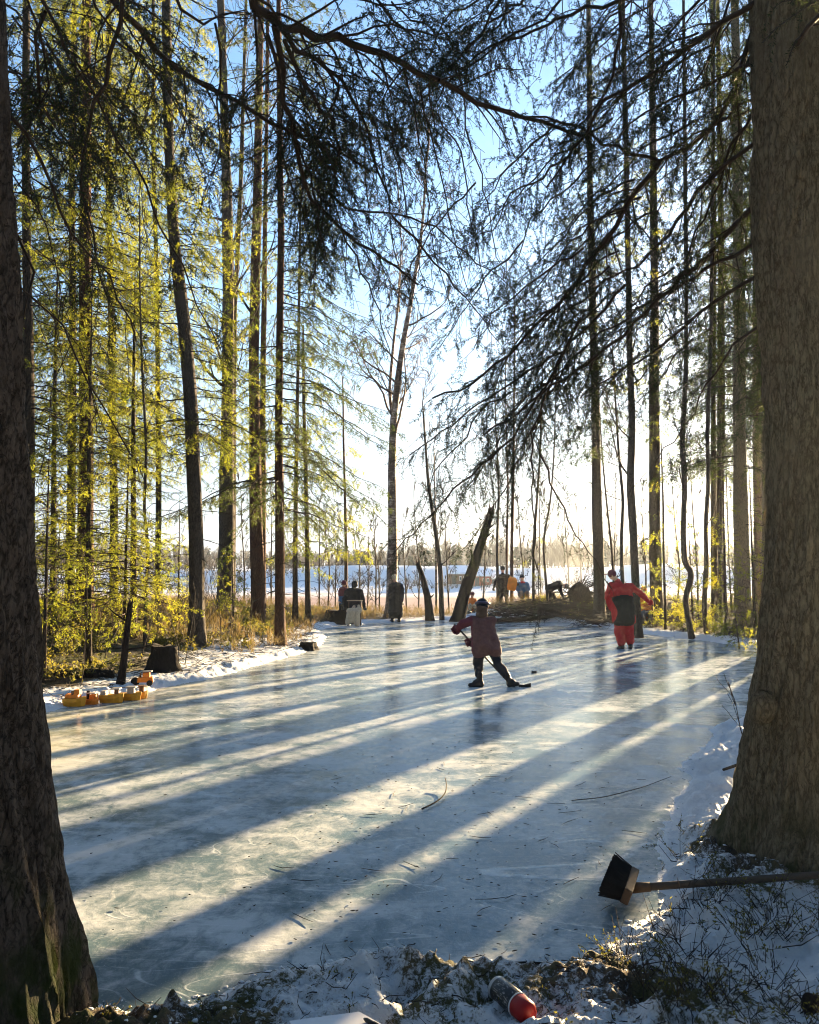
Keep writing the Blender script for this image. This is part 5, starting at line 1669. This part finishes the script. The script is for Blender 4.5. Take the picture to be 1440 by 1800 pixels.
# the skater in red
person("person skating in a red suit with black jacket panel and red cap, arms spread", 1097, 18.6, 1139,
    dict(head=(1077, 1006, .02), neck=(1085, 1016), chest=(1091, 1032), pelvis=(1095, 1078), hem=(1095, 1080), shL=(1074, 1025), elL=(1068, 1045, .05), haL=(1073, 1062, .08), shR=(1109, 1026), elR=(1126, 1038, .05), haR=(1141, 1053, .1),
         hipL=(1088, 1082), knL=(1088, 1108, .04), anL=(1091, 1127), hipR=(1102, 1082), knR=(1105, 1108, .04), anR=(1106, 1126)), (-1, .35, -.12),
    dict(jacket=dict(mats=['cloth_red', 'cloth_black'], split=lambda c: c.z < 1.27 - .9 * (c.x + .04) ** 2 and -.25 + .05 * math.sin(c.z * 9) < c.x < .22 + .03 * math.sin(c.z * 7), hem_r=.17, w=1.15, flare=1.1), trousers=dict(mat='cloth_red', w=1.35, wa=1.35, short=.05), hat=dict(mat='cloth_maroon', peak=True), gloves='cloth_red', gk=1.2,
         skates=True, toe=dict(L=(-.3, 1, 0), R=(.1, 1, 0))), k=1.02)

# the far group
person("hunched person in a black jacket behind the kick sled at the far edge", 620, 27.9, 1097,
    dict(head=(624, 1023, -.12), neck=(622, 1030, -.05), chest=(621, 1038), pelvis=(621, 1064), shL=(609, 1036), elL=(606, 1050, -.08), haL=(607, 1064, -.14), shR=(634, 1036), elR=(639, 1050, -.05), haR=(641, 1064, -.10),
         hipL=(616, 1066), knL=(613, 1080, -.03), anL=(611, 1092), hipR=(626, 1066), knR=(627, 1080, -.03), anR=(628, 1092)), (-.1, 1, -.3),
    dict(jacket=dict(mats=['cloth_black'], w=1.35, hem_r=.15), trousers=dict(mat='cloth_navy', w=1.1), hat=dict(mat='cloth_black', hood=True), gloves='leather', face=False))
person("child in a maroon jacket half hidden beside the hunched person with the kick sled", 603, 28.6, 1094,
    dict(head=(605, 1031), neck=(604, 1037), chest=(604, 1042), pelvis=(603, 1062), shL=(599, 1041), elL=(597, 1051), haL=(598, 1061, -.05), shR=(609, 1041), elR=(611, 1051), haR=(611, 1060),
         hipL=(600, 1064), knL=(600, 1078), anL=(599, 1090), hipR=(606, 1064), knR=(606, 1078), anR=(606, 1090)), (.2, 1, -.1),
    dict(jacket=dict(mats=['cloth_maroon', 'cloth_blue'], split=lambda c: c.z < .82, w=1.0), trousers=dict(mat='cloth_navy'), hat=dict(mat='cloth_maroon'), gloves='skin', face=False), k=.82)
person("person in a long black coat standing beside the forked birch", 699, 29.4, 1092,
    dict(head=(693, 1015), neck=(695, 1023), chest=(696, 1031), pelvis=(696, 1058), hem=(696, 1076), shL=(687, 1029), elL=(685, 1043, -.03), haL=(687, 1056, -.06), shR=(705, 1029), elR=(708, 1043), haR=(707, 1057),
         hipL=(691, 1060), knL=(691, 1075), anL=(690, 1088), hipR=(701, 1060), knR=(701, 1075), anR=(702, 1088)), (-.5, 1, 0),
    dict(jacket=dict(mats=['cloth_black'], w=1.3, hem_r=.17, flare=1.0), trousers=dict(mat='cloth_black', w=1.2), hat=dict(mat='cloth_beige'), gloves='leather', face=False))
person("child in an orange jacket sitting on the far bank behind the leaning dead trunk", 829, 33, 1064,
    dict(head=(830, 1033), neck=(830, 1039), chest=(829, 1043), pelvis=(829, 1056), shL=(824, 1042), elL=(822, 1049, -.1), haL=(825, 1053, -.22), shR=(835, 1042), elR=(837, 1049, -.1), haR=(834, 1054, -.22),
         hipL=(826, 1056), knL=(825, 1051, -.32), anL=(825, 1061, -.4), hipR=(832, 1056), knR=(833, 1051, -.32), anR=(833, 1061, -.4)), (-.3, -1, 0),
    dict(jacket=dict(mats=['cloth_orange']), trousers=dict(mat='cloth_beige'), hat=dict(mat='cloth_maroon'), gloves='cloth_beige', toe=dict(L=(0, -1, 0), R=(0, -1, 0))), k=.85)
person("person in dark clothes standing with one arm around an orange plastic sled", 886, 33, 1079,
    dict(head=(884, 1018), neck=(884, 1026), chest=(884, 1033), pelvis=(885, 1054), shL=(876, 1031), elL=(871, 1042), haL=(868, 1052), shR=(893, 1031), elR=(903, 1036, -.05), haR=(908, 1044, -.12),
         hipL=(881, 1055), knL=(881, 1066), anL=(880, 1075), hipR=(890, 1055), knR=(890, 1066), anR=(890, 1075)), (.2, 1, 0),
    dict(jacket=dict(mats=['cloth_black'], w=1.1), trousers=dict(mat='cloth_black', w=1.1), hat=dict(mat='cloth_navy'), gloves='leather', face=False))
c = onG(900, 32.7); m_ = 32.7 / F
S = Shape()
for i in range(9):
    for q_ in range(7):
        pass
def sled_pt(u, v_):
    w_ = .19 * (1 - .35 * max(0, u - .4) ** 2) * (1 if abs(u) < .8 else .8)
    return Vector((v_ * w_, -.05 * (1 - v_ * v_) + .10 * max(0, u) ** 3, u * .27))
nU, nV = 14, 10
vs_, fs_ = [], []
for off_ in (0, .014):
    for i in range(nU + 1):
        for q_ in range(nV + 1):
            p = sled_pt(i / nU * 2 - 1, q_ / nV * 2 - 1); vs_.append((p.x, p.y + off_, p.z))
K = (nU + 1) * (nV + 1)
for i in range(nU):
    for q_ in range(nV):
        a = i * (nV + 1) + q_
        fs_.append((a, a + 1, a + nV + 2, a + nV + 1)); fs_.append((K + a, K + a + nV + 1, K + a + nV + 2, K + a + 1))
for i in range(nU):
    for e in (0, nV):
        a = i * (nV + 1) + e; fs_.append((a, a + nV + 1, K + a + nV + 1, K + a))
for q_ in range(nV):
    for e in (0, nU * (nV + 1)):
        a = e + q_; fs_.append((a, a + 1, K + a + 1, K + a))
S.add(vs_, fs_)
o = tag(S.build("plastic_sled", M['sled_orange'], None, (c[0], c[1] - .12, c[2] + (1079 - 1044) * m_), smooth=True), "bright orange plastic sled carried under the arm of the dark clothed person", "sled")
o.rotation_euler = (0, .2, .15)
person("person in a blue jacket and red scarf sitting on the brush at the far bank", 919, 33.5, 1068,
    dict(head=(918, 1026), neck=(918, 1033), chest=(918, 1038), pelvis=(919, 1056), shL=(911, 1037), elL=(908, 1046, -.1), haL=(912, 1052, -.2), shR=(926, 1037), elR=(929, 1046, -.1), haR=(925, 1052, -.2),
         hipL=(915, 1056), knL=(914, 1052, -.36), anL=(914, 1063, -.42), hipR=(924, 1056), knR=(925, 1052, -.36), anR=(926, 1063, -.42)), (-.2, -1, 0),
    dict(jacket=dict(mats=['cloth_blue', 'cloth_red'], split=lambda c: c.z > .74 and abs(c.x) < .09), trousers=dict(mat='cloth_grey'), hat=dict(mat='cloth_navy'), gloves='leather', toe=dict(L=(0, -1, 0), R=(0, -1, 0))))
person("person in dark clothes bending far forward over the brush pile", 968, 31.6, 1058,
    dict(head=(995, 1032), neck=(988, 1030), chest=(982, 1029), pelvis=(965, 1036), shL=(983, 1031, -.15), elL=(985, 1042, -.16), haL=(989, 1051, -.15), shR=(983, 1031, .15), elR=(986, 1042, .16), haR=(990, 1050, .15),
         hipL=(965, 1038, -.08), knL=(967, 1049, -.09), anL=(965, 1061, -.1), hipR=(965, 1038, .08), knR=(973, 1048, .1), anR=(980, 1060, .12)), (1, -.1, -.8),
    dict(jacket=dict(mats=['cloth_black'], w=1.15), trousers=dict(mat='cloth_black', w=1.05), hat=dict(mat='cloth_grey'), gloves='leather', toe=dict(L=(1, 0, 0), R=(1, 0, 0)), z=.70))
person("person in an orange red jacket crouching among the young spruces", 1131, 26.5, 1078,
    dict(head=(1131, 1020), neck=(1131, 1029), chest=(1131, 1036), pelvis=(1131, 1062), shL=(1121, 1034), elL=(1118, 1048, -.05), haL=(1120, 1060, -.12), shR=(1141, 1034), elR=(1144, 1048, -.05), haR=(1142, 1060, -.12),
         hipL=(1127, 1062), knL=(1126, 1058, -.35), anL=(1126, 1074, -.3), hipR=(1135, 1062), knR=(1136, 1058, -.35), anR=(1136, 1074, -.3)), (-.4, -1, 0),
    dict(jacket=dict(mats=['cloth_orange'], w=1.1), trousers=dict(mat='cloth_grey'), hat=dict(mat='cloth_orange'), gloves='leather', toe=dict(L=(0, -1, 0), R=(0, -1, 0))))

# kick sled with a beige blanket
m_ = 27.2 / F
c = onG(624, 27.2); c[2] = .004
ks = empty("kick_sled", c, "wooden kick sled with a pale blanket hanging over its seat", "kick sled")
S = Shape()
for x in (-.2, .2):
    S.tube([(x, -.75, .10), (x, -.68, .02), (x, -.5, .008), (x, .3, .008), (x, 1.2, .008)], .011, 8)
S.build("runners", M['steel'], ks, smooth=True)
S = Shape()
for x in (-.2, .2):
    S.tube([(x, .02, .01), (x, .0, .45), (x, .08, .82)], .016, 8); S.tube([(x, -.32, .01), (x, -.3, .40)], .015, 8)
S.build("frame", M['wood_block'], ks, smooth=True)
S = Shape(); S.tube([(-.27, .08, .83), (0, .08, .835), (.27, .08, .83)], .018, 10); S.build("handlebar", M['cloth_beige'], ks, smooth=True)
S = Shape(); S.box((0, -.16, .41), (.42, .36, .025)); S.build("seat", M['wood_block'], ks)
bl = blob("blanket", [((-.17, -.2, .50), (.17, -.2, .52), .10, .10), ((-.17, -.33, .45), (-.20, -.36, .14), .07, .09), ((.12, -.33, .47), (.10, -.37, .10), .08, .10), ((-.05, -.33, .47), (-.06, -.36, .18), .08, .08), ((.15, .0, .5), (.13, .02, .66), .07, .05), ((-.1, .0, .5), (-.02, .02, .64), .06, .05)], M['cloth_beige'], ks, .018, 3)

# ---------------------------------------------------------------- yellow toys in a row on the snow
def toy(px, d, label, parts, rz=0.0, name="toy_boat", cat="toy boat", group="yellow plastic toys in a row"):
    b0 = G(px, 1215)  # height is found from the ground
    c = onG(px, d)
    c[2] = max(c[2], 0.0) + .004
    root = empty(name, c, label, cat, group, rz)
    for p in parts:
        S = Shape()
        if p[0] == 'hull':
            _, l, w_, h, mat = p
            sec = [(-l / 2, .82), (-l * .3, 1), (l * .15, 1), (l * .36, .7), (l * .5, .12)]
            V_, F_ = [], []
            for x, kx in sec:
                for y_, z in ((-w_ * .34 * kx, 0), (-w_ * .5 * kx, h * .6), (-w_ * .5 * kx, h), (w_ * .5 * kx, h), (w_ * .5 * kx, h * .6), (w_ * .34 * kx, 0)):
                    V_.append((x * (1 if z else .9), y_, z + (.18 * h if x > l * .3 and z else 0)))
            for i in range(4):
                for q_ in range(6): F_.append((i * 6 + q_, (i + 1) * 6 + q_, (i + 1) * 6 + (q_ + 1) % 6, i * 6 + (q_ + 1) % 6))
            F_ += [tuple(range(6)), tuple(range(29, 23, -1))]
            S.add(V_, F_); S.build("hull", M[mat], root, bevel=.004)
        elif p[0] == 'wheel':
            _, pos, r_, mat = p
            S.tube([(pos[0], pos[1] - .02, pos[2]), (pos[0], pos[1] - .016, pos[2]), (pos[0], pos[1] + .016, pos[2]), (pos[0], pos[1] + .02, pos[2])], [r_ * .8, r_, r_, r_ * .8], 18); S.build("wheel", M[mat], root, smooth=False)
        elif p[0] == 'post':
            _, pos, r_, h, mat = p
            S.tube([(pos[0], pos[1], pos[2]), (pos[0], pos[1], pos[2] + h)], r_, 12); S.build("funnel", M[mat], root)
        else:
            _, pos, size, mat, nm = p
            S.box(pos, size, taper=.92); S.build(nm, M[mat], root, bevel=.004)
    return root


toy(139, 10.35, "yellow toy boat with an orange cabin block, first in the row", [('hull', .27, .17, .10, 'plastic_yellow'), ('box', (-.03, .01, .125), (.17, .12, .05), 'plastic_orange', 'deck'), ('box', (.03, 0, .175), (.07, .08, .06), 'plastic_orange', 'cabin'), ('post', (-.02, -.03, .14), .02, .05, 'toy_brown')])
toy(167, 10.5, "small low yellow toy boat with a black funnel beside the first one", [('hull', .19, .13, .065, 'plastic_orange'), ('box', (.03, .0, .095), (.09, .09, .06), 'plastic_orange', 'cabin'), ('post', (-.04, 0, .06), .022, .11, 'cloth_black'), ('box', (.0, 0, .14), (.12, .08, .012), 'plastic_grey', 'roof')])
toy(203, 10.65, "long yellow toy barge under the slender black post with grey table shaped top", [('hull', .30, .16, .10, 'plastic_yellow'), ('box', (-.10, 0, .12), (.07, .11, .06), 'plastic_grey', 'crate'), ('post', (.03, .03, .10), .014, .07, 'toy_brown'), ('post', (.08, -.03, .10), .014, .07, 'toy_brown'), ('box', (.05, 0, .175), (.12, .11, .018), 'plastic_grey', 'roof')])
toy(234, 10.85, "yellow toy barge with a grey block wheelhouse near the end of the row", [('hull', .30, .15, .09, 'plastic_yellow'), ('box', (.02, 0, .125), (.09, .09, .08), 'plastic_grey', 'cabin'), ('box', (.02, 0, .172), (.14, .11, .014), 'plastic_grey', 'roof')])
toy(254, 11.0, "dark yellow toy boat with a round brown funnel, last in the row", [('hull', .16, .15, .085, 'plastic_yellow'), ('post', (0, 0, .08), .032, .07, 'toy_brown'), ('post', (0, 0, .15), .045, .02, 'toy_brown')])
toy(258, 11.75, "orange yellow toy tractor with a black wheel apart from the row", [('box', (.02, 0, .085), (.22, .12, .07), 'plastic_orange', 'chassis'), ('box', (.03, 0, .15), (.10, .10, .07), 'plastic_orange', 'cab'), ('box', (.04, 0, .20), (.14, .12, .014), 'plastic_grey', 'roof'), ('wheel', (-.12, 0, .06), .06, 'tyre'), ('wheel', (.08, -.06, .04), .04, 'tyre'), ('wheel', (.08, .06, .04), .04, 'tyre'), ('post', (-.05, 0, .11), .012, .07, 'toy_brown')], .2, "toy_tractor", "toy tractor", None)

# ---------------------------------------------------------------- broom
bc = np.array([1.075, 4.20, 0.012])
br = empty("broom", bc, "wide push broom with black bristles lying at the edge of the ice", "broom")
ax = Vector((.50, .86, 0)).normalized(); nx = Vector((ax.y, -ax.x, 0))
ax = Vector((.36, .93, 0)).normalized(); nx = Vector((.93, -.36, -.42)).normalized(); uv = nx.cross(ax).normalized() * -1
uv = -uv if uv.z < 0 else uv
bk_ = .88
S = Shape()
Mx = Matrix((ax, nx, uv)).transposed()
bo_ = Vector((0, 0, .075))
S.box(bo_ + nx * .02, (.37 * bk_, .04, .085 * bk_), Mx); S.build("block", M['wood_block'], br, bevel=.006)
S = Shape(); rb = random.Random(4)
for i in range(1500):
    u, v_ = rb.uniform(-.18, .18) * bk_, rb.uniform(-.04, .04) * bk_
    p0 = bo_ + ax * u + uv * v_
    l = rb.uniform(.085, .105)
    p1 = p0 - nx * l + ax * (u * .18 + rb.gauss(0, .006)) + uv * (v_ * .35 + rb.gauss(0, .005))
    p1.z = max(p1.z, .006)
    w_ = Vector((0, 0, 1)).cross(nx) * .0028
    S.add([p0 - w_, p0 + w_, p1 + w_ * .7, p1 - w_ * .7, p0 + Vector((0, 0, .004)), p1 + Vector((0, 0, .003))], [(0, 1, 2, 3), (1, 4, 5, 2), (4, 0, 3, 5)])
S.build("bristles", M['bristle'], br)
S = Shape()
h0 = Vector((.045, -.015, .058)); h1 = Vector(P(1470, 1536, 3.95)) - Vector(bc)
S.tube([h0, h0.lerp(h1, .5), h0.lerp(h1, 1.0), h0 + (h1 - h0) * 1.35], [.018, .017, .0165, .016], 14); S.build("handle", M['wood_grey'], br, smooth=True)
S = Shape(); S.tube([h0 - Vector((.02, 0, 0)), h0 + (h1 - h0).normalized() * .07], [.026, .022], 14); S.build("socket", M['wood_block'], br, smooth=True)

# ---------------------------------------------------------------- can, paper and pen
p0, p1 = P(872, 1736, 3.08), P(930, 1775, 2.90)
zc = .055
c = onG(895, 3.02)
cn_ = empty("spray_can", c, "fallen dark printed can with a rounded red cap on the near snow", "can")
u_ = Vector((p1[0] - p0[0], p1[1] - p0[1], -.004)).normalized()
L_ = .205
def cp_(t): return u_ * (t - .5) * L_ + Vector((0, 0, .040))
m_, nt, out = new_mat("printed_can")
tcn = nt.nodes.new('ShaderNodeTexCoord'); mpn = nt.nodes.new('ShaderNodeMapping'); mpn.inputs['Rotation'].default_value = (0, 0, -math.atan2(u_.y, u_.x)); nt.links.new(tcn.outputs['Object'], mpn.inputs[0])
sx = nt.nodes.new('ShaderNodeSeparateXYZ'); nt.links.new(mpn.outputs[0], sx.inputs[0])
wav = N(nt, 'ShaderNodeTexNoise'); wav.inputs['Scale'].default_value = 1.0
ms = nt.nodes.new('ShaderNodeMapping'); ms.inputs['Scale'].default_value = (60, 260, 260); nt.links.new(mpn.outputs[0], ms.inputs[0]); nt.links.new(ms.outputs[0], wav.inputs['Vector'])
band = math_(nt, 'MULTIPLY', mapr(nt, sx.outputs[0], -.075, -.07), mapr(nt, sx.outputs[0], .035, .04, 1, 0))
pr = math_(nt, 'MULTIPLY', band, mapr(nt, wav.outputs['Fac'], .56, .62))
cc = mixc(nt, pr, (.012, .012, .013), (.26, .25, .24))
edge_ = mapr(nt, sx.outputs[0], -.088, -.084, 1, 0)
cc = mixc(nt, edge_, cc, (.35, .35, .35))
principled(nt, out, cc, .35, None, .5)
S = Shape(); S.tube([cp_(-.02), cp_(0), cp_(.03), cp_(.62), cp_(.66)], [.030, .040, .0415, .0415, .037], 28); S.build("can_body", m_, cn_, smooth=True)
M['cap_red'] = plain('red_cap', (.26, .006, .006), .45, .12, 30)
S = Shape(); S.tube([cp_(.655), cp_(.67), cp_(.9), cp_(.97), cp_(1.0)], [.038, .040, .039, .032, .016], 28); S.build("cap", M['cap_red'], cn_, smooth=True)
S = Shape(); S.tube([cp_(.645), cp_(.665)], [.0425, .0425], 28); S.build("rim", M['steel'], cn_, smooth=True)

M['paper'] = plain('paper', (.72, .72, .74), .8, .03, 20)
pp = [P(507, 1776, 2.86), P(632, 1765, 2.92), P(715, 1806, 2.76), P(540, 1830, 2.70)]
zz = max(gz(p[0], p[1]) for p in pp) + .012
cpp = np.mean(pp, axis=0); cpp[2] = zz
nbk = empty("notebook", cpp, "open white paper pad lying on the near snow under a pen", "paper pad")
for i in range(2):
    S = Shape(); k_ = 1.0 if i == 0 else .985
    vt = []
    for z in (0, .005):
        for p in pp: vt.append(((p[0] - cpp[0]) * k_, (p[1] - cpp[1]) * k_, z + i * .0058))
    S.add(vt, [(3, 2, 1, 0), (4, 5, 6, 7), (0, 1, 5, 4), (1, 2, 6, 5), (2, 3, 7, 6), (3, 0, 4, 7)])
    S.build("page", M['paper'], nbk)
q0, q1 = P(640, 1782, 2.86), P(700, 1812, 2.74)
pen = empty("pen", (q0[0], q0[1], zz + .018), "black marker pen lying on the white paper pad", "pen")
dv = Vector((q1[0] - q0[0], q1[1] - q0[1], 0))
S = Shape(); S.tube([Vector((0, 0, 0)), dv * .08, dv * .3, dv], [.003, .0075, .008, .008], 14); S.build("barrel", M['leather'], pen, smooth=True)
S = Shape(); S.tube([dv * .28, dv * .30, dv * .55], [.0085, .0095, .009], 14); S.build("grip", M['cloth_black'], pen, smooth=True)
